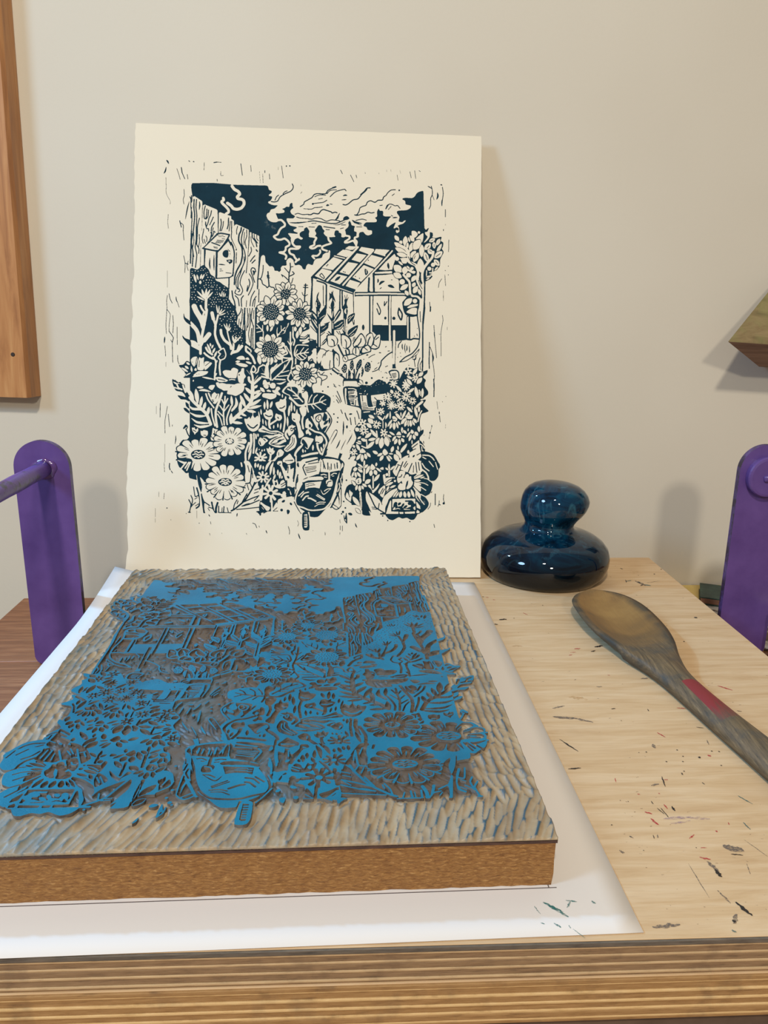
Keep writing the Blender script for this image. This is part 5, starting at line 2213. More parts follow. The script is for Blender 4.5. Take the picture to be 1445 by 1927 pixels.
# ---------------------------------------------------------------- plywood boards
m = Mat('birch_face', srgb(222, 192, 152), .55)
v = m.coords((3, 26, 1))
g = m.noise(v, 7, 5, .6, .6)
v2 = m.coords((10, 150, 1))
g2 = m.noise(v2, 6, 3, .6)
v3 = m.coords((1, 1, 1))
g3 = m.noise(v3, 14, 4, .6)
c = m.ramp(g, [(.2, srgb(190, 152, 108)), (.45, srgb(208, 175, 133)), (.7, srgb(220, 191, 153))])
c = m.mix(m.ramp(g2, [(.52, BLK), (.78, (.28, .28, .28, 1))]), c, srgb(178, 140, 100))
c = m.mix(m.ramp(g3, [(.55, BLK), (.8, (.35, .35, .35, 1))]), c, srgb(166, 128, 98))
m.color(c).bump(g2, .12, .0003)
BIRCH = m
def ply(name, a, b, cc):
    m = Mat(name, a, .75)
    v = m.coords((22, 30, 160))
    g = m.noise(v, 4, 5, .65)
    v2 = m.coords((6, 6, 6))
    g2 = m.noise(v2, 9, 4, .6)
    col_ = m.ramp(g, [(.25, cc), (.45, a), (.75, b)])
    col_ = m.mix(m.ramp(g2, [(.56, BLK), (.78, (.55, .55, .55, 1))]), col_, srgb(84, 66, 54))
    m.color(col_).bump(g, .4, .0006)
    return m
PLY_L = ply('ply_edge_light', srgb(188, 158, 118), srgb(206, 176, 134), srgb(150, 122, 90))
PLY_D = ply('ply_edge_dark', srgb(138, 110, 80), srgb(158, 128, 94), srgb(102, 82, 62))
PLY_L2 = ply('ply_edge_golden', srgb(208, 172, 118), srgb(222, 190, 138), srgb(170, 134, 86))
PLY_D2 = ply('ply_edge_amber', srgb(160, 122, 76), srgb(178, 140, 92), srgb(122, 90, 54))
STAIN = ply('stained_top_edge', srgb(98, 90, 80), srgb(122, 110, 96), srgb(62, 62, 60))
BX0, BX1, BY0, BY1 = -.1445, .3025, -.0245, .3935

def plywood(name, label, z1, ts, x0, x1, y0, y1, group, LM, DM):
    t = thing(name, label, 'plywood', (0, 0, z1 - sum(ts)), 0, group)
    z = sum(ts)
    for k, th in enumerate(ts):
        inset = .0006 if k == 0 else (0.0 if k == 1 else rng.uniform(.0001, .0005) + (.0003 if k % 2 else 0))
        o = boxobj('ply' if k else 'face_veneer', (x0 + inset, x1 - inset, y0 + inset, y1 - inset, z - th, z), [STAIN if (k == 1 and LM is PLY_L) else (DM if k % 2 else LM)] if k else [BIRCH], t, bevel=.0002 if k == 0 else .0003)
        if k == 0:
            o['label'] = 'pale birch face flecked with ink'
        z -= th
    return t
top_ply = plywood('plywood_board', 'upper pale birch plywood board, ink spattered, under the white sheet', 0.0,
                  [.0004, .0020, .0010, .0025, .0010, .0026, .0010, .0026, .0010, .0009], BX0, BX1, BY0, BY1, 'stacked plywood boards', PLY_L, PLY_D)
low_ply = plywood('plywood_board', 'lower golden plywood board below the dark seam of the front edge', -.0150,
                  [.0006, .0016, .0010, .0027, .0011, .0026, .0011, .0026, .0011, .0024, .0011, .0013], BX0 + .0008, BX1 - .0008, BY0 - .0006, BY1, 'stacked plywood boards', PLY_L2, PLY_D2)
m = Mat('fibre_board', srgb(96, 80, 66), .8)
v = m.coords()
m.color(m.ramp(m.noise(v, 60, 4), [(.3, srgb(84, 68, 56)), (.7, srgb(110, 92, 78))]))
tag(boxobj('packing_board', (BX0 + .004, BX1 - .004, BY0 + .004, BY1 - .004, TABLE_Z, -.0342), m, bevel=.0006), 'thin dark brown board between bench and plywood boards', 'board')

# ---------------------------------------------------------------- ink marks and a painted drill hole on the plywood
def marks(name, items, mat, parent, z, seed, joined=False, base=0.0):
    """items: (x0,y0,x1,y1,width_px) strokes or (x,y,r_px) blots, in photo pixels on the plane z"""
    r = random.Random(seed)
    bm = bmesh.new() if joined else None
    k = 0
    for it in items:
        k += 1
        zz = z + .00002 * (k % 5)
        if len(it) == 3:
            p, q, w = np.array(it[:2], float) - [it[2] * .5, 0], np.array(it[:2], float) + [it[2] * .5, 0], it[2] * 1.5
            n = 8
        else:
            p, q, w = np.array(it[:2], float), np.array(it[2:4], float), it[4]
            n = 10
        A, B = at_z(*p, zz), at_z(*q, zz)
        C_ = at_z(*((p + q) / 2 + [w / 2, 0]), zz)
        D_ = at_z(*((p + q) / 2 - [w / 2, 0]), zz)
        hw = np.linalg.norm(C_ - D_) / 2
        d = B - A
        L = np.linalg.norm(d) + 1e-9
        d = d / L
        nn = np.array([-d[1], d[0], 0])
        if len(it) == 3:
            hw *= .8
        up, dn = [], []
        for i in range(n + 1):
            t = i / n
            h = hw * math.sin(math.pi * (.04 + .92 * t))**.6
            c0 = A + d * L * t + nn * r.uniform(-.25, .25) * hw
            up.append(c0 + nn * h * r.uniform(.45, 1.1))
            dn.append(c0 - nn * h * r.uniform(.45, 1.1))
        if not joined:
            bm = bmesh.new()
        vs = [bm.verts.new((x, y, zz - base)) for x, y, _ in up + dn[::-1]]
        bm.faces.new(vs)
        if not joined:
            obj(name, bm, mat, parent)
    if joined:
        obj(name, bm, mat, parent)['kind'] = 'stuff'
def stain(name, color, amount, scale=700, rough=.6, lo=.42, hi=.56):
    m = Mat(name, color, rough)
    v = m.coords((1, 2.2, 1))
    a = m.ramp(m.noise(v, scale, 4, .65), [(lo, BLK), (hi, (amount, amount, amount, 1))])
    m.link(a, m.b.inputs['Alpha'])
    return m
INKB_HOLE = stain('dried_black_ink_and_hole', srgb(36, 32, 32), 1.0, 900, .5, .30, .42)
INKR = stain('dried_red_ink', srgb(182, 54, 58), .95, 1100, .55, .36, .48)
INKG = stain('grey_smudge', srgb(104, 94, 88), .8, 1100, .7, .34, .56)
INKP = stain('pale_purple_smear', srgb(150, 122, 146), .55, 500, .7, .36, .66)
INKT = stain('teal_smudge', srgb(44, 98, 100), .9, 1100, .6, .34, .5)
INKO = stain('pale_ochre_stain', srgb(198, 158, 104), .5, 300, .65, .38, .66)
black = [(1309, 1162, 6), (1287, 1207, 3), (1118, 1217, 1134, 1215, 6), (1112, 1226, 1120, 1224, 4), (1053, 1391, 1088, 1414, 4), (1069, 1447, 1093, 1445, 4), (1245, 1461, 1252, 1480, 3),  # first blot paints the dark of a drilled hole as a flat mark
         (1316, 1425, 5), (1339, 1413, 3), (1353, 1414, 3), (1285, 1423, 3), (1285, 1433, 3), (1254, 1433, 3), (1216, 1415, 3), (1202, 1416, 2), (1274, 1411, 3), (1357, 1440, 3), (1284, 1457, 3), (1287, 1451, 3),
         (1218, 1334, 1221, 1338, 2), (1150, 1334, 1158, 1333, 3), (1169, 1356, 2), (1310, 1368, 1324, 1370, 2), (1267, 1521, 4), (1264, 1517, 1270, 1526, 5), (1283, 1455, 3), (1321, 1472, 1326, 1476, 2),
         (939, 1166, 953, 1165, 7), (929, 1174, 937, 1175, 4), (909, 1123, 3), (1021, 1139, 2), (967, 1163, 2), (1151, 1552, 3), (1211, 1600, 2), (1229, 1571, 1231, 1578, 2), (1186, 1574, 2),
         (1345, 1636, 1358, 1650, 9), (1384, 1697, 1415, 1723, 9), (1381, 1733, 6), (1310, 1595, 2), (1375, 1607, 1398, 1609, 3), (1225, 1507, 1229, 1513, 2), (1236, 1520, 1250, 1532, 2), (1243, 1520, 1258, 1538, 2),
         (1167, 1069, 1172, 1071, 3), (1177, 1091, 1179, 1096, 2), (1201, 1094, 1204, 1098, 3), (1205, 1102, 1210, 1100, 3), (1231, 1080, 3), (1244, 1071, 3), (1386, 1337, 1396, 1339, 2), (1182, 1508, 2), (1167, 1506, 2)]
red = [(1080, 1221, 1092, 1220, 4), (1073, 1228, 1083, 1227, 2), (1070, 1233, 1077, 1232, 2), (1143, 1270, 1148, 1271, 2), (1350, 1290, 1378, 1299, 4), (1273, 1332, 1290, 1333, 3), (1236, 1378, 1252, 1387, 3),
       (1331, 1421, 1338, 1423, 6), (1250, 1467, 1253, 1467, 4), (1157, 1464, 1159, 1472, 2), (1199, 1494, 1206, 1495, 3), (1213, 1528, 1227, 1531, 5), (1224, 1540, 1239, 1552, 5), (1316, 1613, 1337, 1617, 5), (1318, 1595, 1330, 1595, 2),
       (1348, 1564, 4), (1249, 1513, 1256, 1522, 3), (1297, 1578, 1306, 1570, 3), (914, 1124, 919, 1124, 2), (927, 1128, 932, 1129, 2), (984, 1153, 993, 1157, 2), (1370, 1547, 1372, 1552, 2), (1255, 1467, 3), (1240, 1493, 3)]
grey = [(1040, 1333, 1062, 1328, 6), (1040, 1349, 1085, 1352, 9), (1075, 1350, 1116, 1359, 7), (1122, 1292, 1133, 1292, 4), (1205, 1277, 1220, 1276, 6), (1080, 1280, 1084, 1278, 2), (1360, 1592, 1400, 1600, 22), (1330, 1620, 1352, 1640, 10),
        (1240, 1475, 1225, 1478, 6), (1228, 1400, 1232, 1408, 8), (1330, 1392, 1334, 1402, 3), (1381, 1738, 1386, 1720, 10), (1228, 1745, 1280, 1740, 12), (1184, 1573, 1192, 1577, 4), (1165, 1600, 1175, 1605, 8), (1295, 1625, 1335, 1690, 2), (1405, 1625, 1412, 1645, 2),
        (1400, 1580, 1445, 1612, 2), (1195, 1093, 1215, 1102, 9), (1215, 1097, 1242, 1093, 2), (1350, 1675, 1375, 1700, 5), (1237, 1570, 1238, 1577, 3)]
purple = [(1248, 1541, 1300, 1537, 9), (1290, 1538, 1336, 1541, 8), (1262, 1550, 1300, 1544, 6)]
teal = [(1388, 1497, 1416, 1513, 3), (1398, 1547, 1412, 1561, 3), (1376, 1750, 1386, 1754, 5), (1178, 1094, 1188, 1092, 3), (1212, 1100, 1225, 1102, 5)]
ochre = [(1070, 1311, 1106, 1316, 14), (960, 1215, 985, 1216, 8)]
VEN = [c_ for c_ in top_ply.children if c_.name.startswith('face_veneer')][0]
for nm, it, mt, sd, dz in (('ochre_stain', ochre, INKO, 1, .00006), ('grey_smudge', grey, INKG, 2, .00008), ('purple_smear', purple, INKP, 3, .0001), ('red_ink_speck', red, INKR, 4, .00012), ('teal_smudge', teal, INKT, 5, .00014), ('black_ink_and_hole_speck', black, INKB_HOLE, 6, .00016)):
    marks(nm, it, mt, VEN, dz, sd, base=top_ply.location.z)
r_ = random.Random(77)
fleck = []
for i in range(230):
    x, y = r_.uniform(930, 1445), r_.uniform(1060, 1750)
    p = at_z(x, y)
    if p[0] > .150 and p[0] < .295 and -.02 < p[1] < .385:
        fleck.append((x, y, x + r_.uniform(-6, 6), y + r_.uniform(-1.5, 1.5), r_.uniform(.8, 2.0)))
marks('fine_scratches', fleck, stain('scratch_brown', srgb(118, 88, 66), .7, 900, .7, .40, .55), VEN, .00005, 9, True, top_ply.location.z)

# ---------------------------------------------------------------- white sheet under the block
m = Mat('copy_paper', srgb(225, 219, 214), .8)
v = m.coords()
m.bump(m.noise(v, 900, 2), .05, .0002)
SHEET = m
bm = bmesh.new()
NX, NY = 30, 40
X0, X1, Y0, Y1 = -.1458, .1385, -.0228, .3300
# corners from the photograph, lying on the plywood
cTL, cTR, cBR, cBL = np.array([-.1458, .3440]), np.array([.1371, .3305]), np.array([.1398, -.0214]), np.array([-.1458, -.0262])
rowsV = []
for th in (0.0, -.0001):
    rows_ = []
    for j in range(NY + 1):
        tv = j / NY
        row = []
        for i in range(NX + 1):
            tu = i / NX
            p = (cBL * (1 - tu) + cBR * tu) * (1 - tv) + (cTL * (1 - tu) + cTR * tu) * tv
            lift = .0095 * max(0, (tv - .74) / .26)**1.5 * max(0, 1 - tu / .16)**1.2
            lift += .0008 * max(0, 1 - abs(tv - .93) / .07) * max(0, (tu - .9) / .1)
            row.append(bm.verts.new((p[0], p[1], .00045 + th + lift)))
        rows_.append(row)
    rowsV.append(rows_)
T, Bv = rowsV
for j in range(NY):
    for i in range(NX):
        bm.faces.new((T[j][i], T[j][i + 1], T[j + 1][i + 1], T[j + 1][i]))
        bm.faces.new((Bv[j][i], Bv[j + 1][i], Bv[j + 1][i + 1], Bv[j][i + 1]))
for i in range(NX):
    bm.faces.new((T[0][i], Bv[0][i], Bv[0][i + 1], T[0][i + 1]))
    bm.faces.new((T[NY][i + 1], Bv[NY][i + 1], Bv[NY][i], T[NY][i]))
for j in range(NY):
    bm.faces.new((T[j + 1][0], Bv[j + 1][0], Bv[j][0], T[j][0]))
    bm.faces.new((T[j][NX], Bv[j][NX], Bv[j + 1][NX], T[j + 1][NX]))
sheet_t = thing('paper_sheet', 'white sheet of paper with teal fingermarks lying under the carved block', 'paper')
SHEET_O = obj('sheet', bm, SHEET, sheet_t, smooth=True)
tealp = [(1022, 1697, 1070, 1725, 9), (1030, 1702, 1060, 1716, 6), (1064, 1694, 1086, 1697, 4), (1067, 1708, 1074, 1695, 4), (1005, 1705, 1017, 1720, 3), (1042, 1737, 1056, 1745, 5), (1070, 1741, 1074, 1747, 3), (1078, 1748, 1101, 1765, 2), (1113, 1695, 1121, 1700, 5), (1017, 1736, 1025, 1739, 3)]
marks('teal_fingermark', tealp, stain('teal_ink_on_paper', srgb(40, 116, 114), .85, 800, .6, .30, .6), SHEET_O, .00055, 21)

# ---------------------------------------------------------------- carved block
BW, BL_, BH = .2286, .3025, .0228
BROT = .0144
lino_t = .0034
block = thing('linoleum_block', 'thick carved printing block inked turquoise blue, lying on white sheet', 'printing block', (0, 0, .00055), BROT)
m = Mat('particle_board', srgb(150, 104, 56), .75)
v = m.coords((230, 230, 800))
g = m.noise(v, 1.6, 6, .7, .6)
v2 = m.coords((40, 40, 110))
g2 = m.noise(v2, 4, 5, .6)
c = m.ramp(g, [(.24, srgb(66, 40, 20)), (.38, srgb(136, 90, 42)), (.56, srgb(166, 118, 62)), (.76, srgb(216, 170, 108))])
c = m.mix(m.ramp(g2, [(.52, BLK), (.75, (.6, .6, .6, 1))]), c, srgb(116, 74, 38))
m.color(c).bump(g, .7, .0012)
PARTB = m
LINO_EDGE = Mat('lino_edge', srgb(74, 50, 42), .7)
m = LINO_EDGE
v = m.coords((60, 60, 200))
m.color(m.ramp(m.noise(v, 3, 4), [(.3, srgb(60, 40, 34)), (.7, srgb(92, 64, 52))]))
bz = BH - lino_t - .0007
# particle board with slightly ragged long faces
bm = bmesh.new()
def ragged(n, a, b):
    return [a + (b - a) * i / n for i in range(n + 1)]
pts = [(x, rng.uniform(0, .0006)) for x in ragged(60, -BW / 2 + .0006, BW / 2 - .0006)]
pts += [(BW / 2 - rng.uniform(.0002, .0008), y) for y in ragged(70, .003, BL_ - .003)]
pts += [(x, BL_ - rng.uniform(0, .0006)) for x in ragged(60, BW / 2 - .0006, -BW / 2 + .0006)]
pts += [(-BW / 2 + rng.uniform(.0002, .0008), y) for y in ragged(70, BL_ - .003, .003)]
inset = [(x * .997, .0004 + y * .997) for x, y in pts]
rings(bm, [[(x * .996, y * .998 + .0004, 0) for x, y in pts], [(x, y, bz * .3) for x, y in pts], [(x * .9985, y, bz * .6) for x, y in pts], [(x, y, bz) for x, y in pts]])
obj('particle_board_core', bm, PARTB, block)['label'] = 'golden brown particle board core'
bm = bmesh.new()
prism(bm, [(-BW / 2, 0), (BW / 2, 0), (BW / 2, BL_), (-BW / 2, BL_)], bz, BH - .0027)
obj('lino_edge', bm, LINO_EDGE, block)['label'] = 'dark brown linoleum edge'

# artwork masks
G_print, G_block = raster_art(ART)
print_polys, print_segs = march(G_print)
blk_polys, blk_segs = march(G_block)

# the leaning print: plane through the board top, leaning back on the wall
PB = np.array([.00246, .3436, .0012])
yawp, leanp = -.02781, .2997
EX = np.array([math.cos(yawp), math.sin(yawp), 0])
NN = np.array([-math.sin(yawp), math.cos(yawp), 0])
EY = NN * math.sin(leanp) + np.array([0, 0, math.cos(leanp)])
EN = np.cross(EX, EY)            # towards the room
def to_paper(P):
    """photo pixels (n,2) -> sheet coordinates (n,2) on the leaning plane"""
    P = np.asarray(P, float)
    d = CF + np.outer((P[:, 0] - PX) / FPX, CR) - np.outer((P[:, 1] - PY) / FPX, CU)
    t = ((PB - CAM) @ EN) / (d @ EN)
    X = CAM + d * t[:, None] - PB
    return np.stack([X @ EX, X @ EY], 1)
def to_block(P):
    u = to_paper(P)
    return np.stack([-.988 * u[:, 0] - .0014, .961 * u[:, 1] - .0253], 1)

# carved floor: a height field of overlapping gouge scoops
CELL = .00042
gx, gy = int(BW / CELL), int(BL_ / CELL)
XS = np.linspace(-BW / 2, BW / 2, gx + 1)
YS = np.linspace(0, BL_, gy + 1)
# ink mask on the block grid (to tell the picture area from the margin)
inside = np.zeros((gy + 1, gx + 1), bool)
uu = np.linspace(AX0, AX0 + AW, 293)
vv = np.linspace(AY0, AY0 + AH, 371)
samp = np.stack(np.meshgrid(uu, vv), -1).reshape(-1, 2)
bxy = to_block(samp)
gi = np.clip(((samp[:, 0] - AX0) * SS).astype(int), 0, GW - 1)
gj = np.clip(((samp[:, 1] - AY0) * SS).astype(int), 0, GH - 1)
on = G_block[gj, gi] > 0
ix = np.clip(np.round((bxy[on, 0] + BW / 2) / CELL).astype(int), 0, gx)
iy = np.clip(np.round(bxy[on, 1] / CELL).astype(int), 0, gy)
inside[iy, ix] = True
def dilate(a, n):
    for _ in range(n):
        b = a.copy()
        b[1:] |= a[:-1]; b[:-1] |= a[1:]; b[:, 1:] |= a[:, :-1]; b[:, :-1] |= a[:, 1:]
        a = b
    return a
near = dilate(inside, 5)
sky = np.zeros_like(near)
x0 = int((.0 - .0945 + BW / 2) / CELL); x1 = int((.0905 + BW / 2) / CELL)
sky[int(.0262 / CELL):int(.2815 / CELL), x0:x1] = True
pic = near | sky
Z = np.where(pic, -.0011, -.00045).astype(np.float64)
def scoop(cx, cy, th, L, w, depth, base=0.0):
    R = L + w
    a0, a1 = max(0, int((cx - R + BW / 2) / CELL)), min(gx + 1, int((cx + R + BW / 2) / CELL) + 2)
    b0, b1 = max(0, int((cy - R) / CELL)), min(gy + 1, int((cy + R) / CELL) + 2)
    if a1 <= a0 or b1 <= b0:
        return
    dx = XS[a0:a1] - cx
    dy = (YS[b0:b1] - cy)[:, None]
    c, s = math.cos(th), math.sin(th)
    t = (dx * c + dy * s) / L
    q = (-dx * s + dy * c) / w
    h = base - depth * (1 - q * q) * (1 - np.clip(np.abs(t), 0, 1)**3)
    msk = (np.abs(t) < 1) & (np.abs(q) < 1)
    sub = Z[b0:b1, a0:a1]
    sub[msk] = np.minimum(sub[msk], h[msk])
sr = random.Random(3)
def margin_angle(x, y):
    if y < .026:
        return math.radians(73 + 7 * math.sin(x * 40) + sr.uniform(-6, 6))
    if y > .280:
        return math.radians(60 + 25 * math.sin(x * 30) + sr.uniform(-15, 15))
    if x > 0:
        return math.radians(94 + 6 * math.sin(y * 30) + sr.uniform(-7, 7))
    return math.radians(87 + 7 * math.sin(y * 25) + sr.uniform(-9, 9))
y = -.004
while y < BL_ + .004:
    x = -BW / 2 - .002
    while x < BW / 2 + .002:
        cx, cy = x + sr.uniform(-.0008, .0008), y + sr.uniform(-.0035, .0035)
        jx, jy = int(round((cx + BW / 2) / CELL)), int(round(cy / CELL))
        jx, jy = min(max(jx, 0), gx), min(max(jy, 0), gy)
        if not pic[jy, jx]:
            L = sr.uniform(.0075, .0125) if cy < .026 else sr.uniform(.0045, .0095)
            w = sr.uniform(.0019, .0028)
            scoop(cx, cy, margin_angle(cx, cy), L, w, sr.uniform(.0013, .0021), -.0001)
        x += .0037
    y += .0075
Zm = Z.copy()
# finer tool marks inside the picture
for _ in range(5200):
    cx, cy = sr.uniform(-.098, .095), sr.uniform(.012, .286)
    th = math.radians(90 + 50 * math.sin(cx * 90 + 2 * math.sin(cy * 70)) + sr.uniform(-12, 12))
    jx, jy = int((cx + BW / 2) / CELL), int(cy / CELL)
    if pic[jy, jx]:
        scoop(cx, cy, th, sr.uniform(.0018, .0045), sr.uniform(.0005, .0009), sr.uniform(.0005, .0010), -.0009)
nz = np.array([[0]])
VX, VY = np.meshgrid(XS, YS)
edge = np.minimum(np.minimum(VX + BW / 2, BW / 2 - VX), np.minimum(VY, BL_ - VY))
Z = np.where(edge < .0004, np.minimum(Z, -.0006), Z)
verts = np.stack([VX, VY, Z + BH], -1).reshape(-1, 3)
idx = np.arange((gx + 1) * (gy + 1)).reshape(gy + 1, gx + 1)
quads = np.stack([idx[:-1, :-1], idx[:-1, 1:], idx[1:, 1:], idx[1:, :-1]], -1).reshape(-1, 4)
# skirt down into the lino
rim = np.concatenate([idx[0, :], idx[1:, -1], idx[-1, -2::-1], idx[-2:0:-1, 0]])
low = verts[rim].copy()
low[:, 2] = BH - .0030
nb = len(verts)
verts = np.concatenate([verts, low])
k = np.arange(len(rim))
k2 = (k + 1) % len(rim)
skirt = np.stack([nb + k, nb + k2, rim[k2], rim[k]], -1)
me = mesh_arrays('carved_ground', verts, [quads, skirt])
def blur(a, n):
    p = np.pad(a, n, mode='edge')
    c = np.cumsum(np.cumsum(p, 0), 1)
    c = np.pad(c, ((1, 0), (1, 0)))
    k_ = 2 * n + 1
    return (c[k_:, k_:] - c[:-k_, k_:] - c[k_:, :-k_] + c[:-k_, :-k_]) / k_**2
rd = np.clip((Z - blur(Z, 3) - .00010) / .00020, 0, 1)
ht = np.concatenate([(Z / .0016).ravel(), np.full(len(rim), -1.0)]).astype(np.float32)
at = me.attributes.new('height', 'FLOAT', 'POINT')
at.data.foreach_set('value', ht)
rt = np.concatenate([rd.ravel(), np.zeros(len(rim))]).astype(np.float32)
at = me.attributes.new('ridge', 'FLOAT', 'POINT')
at.data.foreach_set('value', rt)
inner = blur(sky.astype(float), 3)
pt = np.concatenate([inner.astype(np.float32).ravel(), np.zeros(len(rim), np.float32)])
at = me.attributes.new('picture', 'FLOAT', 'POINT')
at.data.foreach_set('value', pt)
m = Mat('carved_lino', srgb(170, 140, 104), .45)
v = m.coords()
gA = m.noise(v, 60, 4, .6)
gB = m.noise(v, 18, 4, .6)
c = m.ramp(gA, [(.3, srgb(146, 122, 92)), (.7, srgb(180, 156, 122))])
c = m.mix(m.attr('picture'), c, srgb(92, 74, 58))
ridge = m.math('MULTIPLY', m.attr('ridge'), m.ramp(gB, [(.3, (.25, .25, .25, 1)), (.6, (.95, .95, .95, 1))]))
c = m.mix(ridge, c, srgb(14, 74, 98))
wash = m.ramp(m.noise(v, 26, 5, .7), [(.44, BLK), (.66, (.6, .6, .6, 1))])
sxb = m.node('ShaderNodeSeparateXYZ')
m.link(v, sxb.inputs[0])
wash = m.math('MULTIPLY', wash, m.math('MINIMUM', m.math('MAXIMUM', m.math('SUBTRACT', .65, m.math('MULTIPLY', sxb.outputs['X'], 5.0)), .22), 1.0))
c = m.mix(wash, c, srgb(76, 120, 136))
m.color(c).bump(m.noise(v, 700, 3), .25, .0003)
link_mesh('carved_ground', me, m, block)

# raised, inked picture
V, Fs, off = [], [], 0
for kk, arr in blk_polys.items():
    n = len(arr)
    p = to_block(arr.reshape(-1, 2))
    V.append(np.column_stack([p, np.full(len(p), BH)]))
    Fs.append(np.arange(n * kk).reshape(n, kk) + off)
    off += n * kk
ntop = sum(len(f) for f in Fs)
s0, s1 = to_block(blk_segs[:, :2]), to_block(blk_segs[:, 2:])
n = len(s0)
lowz = BH - .0017
V += [np.column_stack([s0, np.full(n, BH)]), np.column_stack([s1, np.full(n, BH)]), np.column_stack([s1, np.full(n, lowz)]), np.column_stack([s0, np.full(n, lowz)])]
a = np.arange(n)
Fs.append(np.stack([off + a, off + n + a, off + 2 * n + a, off + 3 * n + a], 1))
me = mesh_arrays('inked_relief', np.concatenate(V), Fs)
mi = np.zeros(len(me.polygons), np.int32)
mi[ntop:] = 1
m = Mat('turquoise_ink', srgb(22, 118, 160), .42)
m.b.inputs['Specular IOR Level'].default_value = .28
v = m.coords()
g = m.noise(v, 35, 4, .6)
g2 = m.noise(v, 900, 2, .6)
c = m.ramp(g, [(.3, srgb(0, 100, 130)), (.7, srgb(0, 122, 156))])
m.color(c).bump(g2, .35, .0004)
BLUE = m
m2 = Mat('lino_wall', srgb(112, 92, 78), .55)
v = m2.coords()
m2.color(m2.ramp(m2.noise(v, 120, 3), [(.35, srgb(84, 74, 68)), (.65, srgb(118, 118, 116))]))
o = link_mesh('inked_relief', me, [BLUE, m2], block)
me.polygons.foreach_set('material_index', mi)
o['label'] = 'raised garden picture inked turquoise, mirrored'
# pencilled outline of the block on the sheet
bm = bmesh.new()
w, e = .0004, .0007
for x0_, x1_, y0_, y1_ in ((-BW / 2 - e, BW / 2 + e, -e - w, -e), (BW / 2 - .0024, BW / 2 - .002, -e, .004), (-BW / 2 - e - w, -BW / 2 - e, -e, BL_ + e)):
    ca, sa = math.cos(BROT), math.sin(BROT)
    bm.faces.new([bm.verts.new((x * ca - y * sa, x * sa + y * ca, .00052)) for x, y in ((x0_, y0_), (x1_, y0_), (x1_, y1_), (x0_, y1_))])
obj('pencil_outline', bm, Mat('pencil', srgb(92, 80, 78), .6), SHEET_O)

# ---------------------------------------------------------------- leaning print
rot = Matrix(((EX[0], EY[0], EN[0]), (EX[1], EY[1], EN[1]), (EX[2], EY[2], EN[2]))).to_4x4()
rot.translation = Vector(PB)
pr = thing('art_print', 'linocut print of a cottage garden in dark teal on cream paper, leaning on the wall', 'print')
pr.matrix_world = rot
cor = to_paper([(236.5, 1084), (904, 1092.5), (905.5, 256.5), (255.5, 231.5)])
cor[:2, 1] = [0.0, 0.0]
pts = []
pr_r = random.Random(8)
def deckle(a, b, n, amp):
    out = []
    ofs = 0
    for i in range(n):
        ofs = .7 * ofs + pr_r.uniform(-amp, amp)
        p = a + (b - a) * i / n
        d = (b - a) / np.linalg.norm(b - a)
        out.append(tuple(p + np.array([-d[1], d[0]]) * (ofs if i else 0)))
    return out
pts += deckle(cor[0], cor[1], 60, .00012) + deckle(cor[1], cor[2], 70, .0002) + deckle(cor[2], cor[3], 60, .0001) + deckle(cor[3], cor[0], 90, .0007)
bm = bmesh.new()
prism(bm, pts, -.0006, 0)
m = Mat('rag_paper', srgb(228, 218, 197), .85)
v = m.coords()
m.bump(m.noise(v, 260, 3), .12, .0004)
obj('paper', bm, m, pr)['label'] = 'cream rag paper with a deckled edge'
V, Fs, off = [], [], 0
for kk, arr in print_polys.items():
    n = len(arr)
    p = to_paper(arr.reshape(-1, 2))
    V.append(np.column_stack([p, np.full(len(p), .00007)]))
    Fs.append(np.arange(n * kk).reshape(n, kk)[:, ::-1] + off)
    off += n * kk
me = mesh_arrays('ink', np.concatenate(V), Fs)
m = Mat('teal_black_ink', srgb(30, 58, 74), .6)
m.b.inputs['Specular IOR Level'].default_value = .1
v = m.coords()
g = m.noise(v, 24, 5, .7)
g2 = m.noise(v, 160, 4, .7)
c = m.ramp(g, [(.35, srgb(2, 38, 51)), (.7, srgb(8, 50, 65))])
c = m.mix(m.ramp(m.math('MULTIPLY', g, g2), [(.36, BLK), (.48, (.5, .5, .5, 1))]), c, srgb(150, 156, 150))
m.color(c)
link_mesh('ink', me, m, pr)['label'] = 'dark teal printed ink of the garden scene'

# ---------------------------------------------------------------- glass muller
bm = bmesh.new()
gc = np.array([.1998, .3520, .0003])
prof = [(.0440, 0), (.0470, .0012), (.0498, .0060), (.0515, .0125), (.0514, .0180), (.0494, .0240), (.0450, .0290), (.0390, .0328), (.0318, .0355), (.0252, .0372), (.0212, .0390), (.0196, .0415), (.0199, .0442),
        (.0218, .0475), (.0243, .0510), (.0261, .0550), (.0268, .0595), (.0263, .0638), (.0246, .0680), (.0216, .0716), (.0172, .0745), (.0115, .0763), (.0052, .0770)]
rows = []
for r_, z_ in prof:
    k = min(max((z_ - .037) / .026, 0), 1)
    ox = -.0015 * (1 - min(z_ / .04, 1)) + .0052 * k - .0012
    row = []
    for i in range(64):
        a = 2 * math.pi * i / 64
        rr = r_ * (1 + .012 * k * math.cos(2 * a + .6))
        # the knob leans to the right and has a flattened pontil top on the left
        zz = z_ - (.055 * k * rr * math.cos(a) if z_ > .06 else 0)
        row.append((gc[0] + ox + rr * math.cos(a), gc[1] + rr * math.sin(a), gc[2] + zz))
    rows.append(row)
rings(bm, rows)
m = Mat('blue_glass', srgb(6, 30, 52), .03)
m.b.inputs['IOR'].default_value = 1.52
m.b.inputs['Transmission Weight'].default_value = .25
m.b.inputs['Specular IOR Level'].default_value = .38
v = m.coords((1, 1, 2.2), (0, .5, .4))
g = m.noise(v, 26, 5, .6, 3.0)
v2 = m.coords((1, 1, .35), (.5, .2, 0))
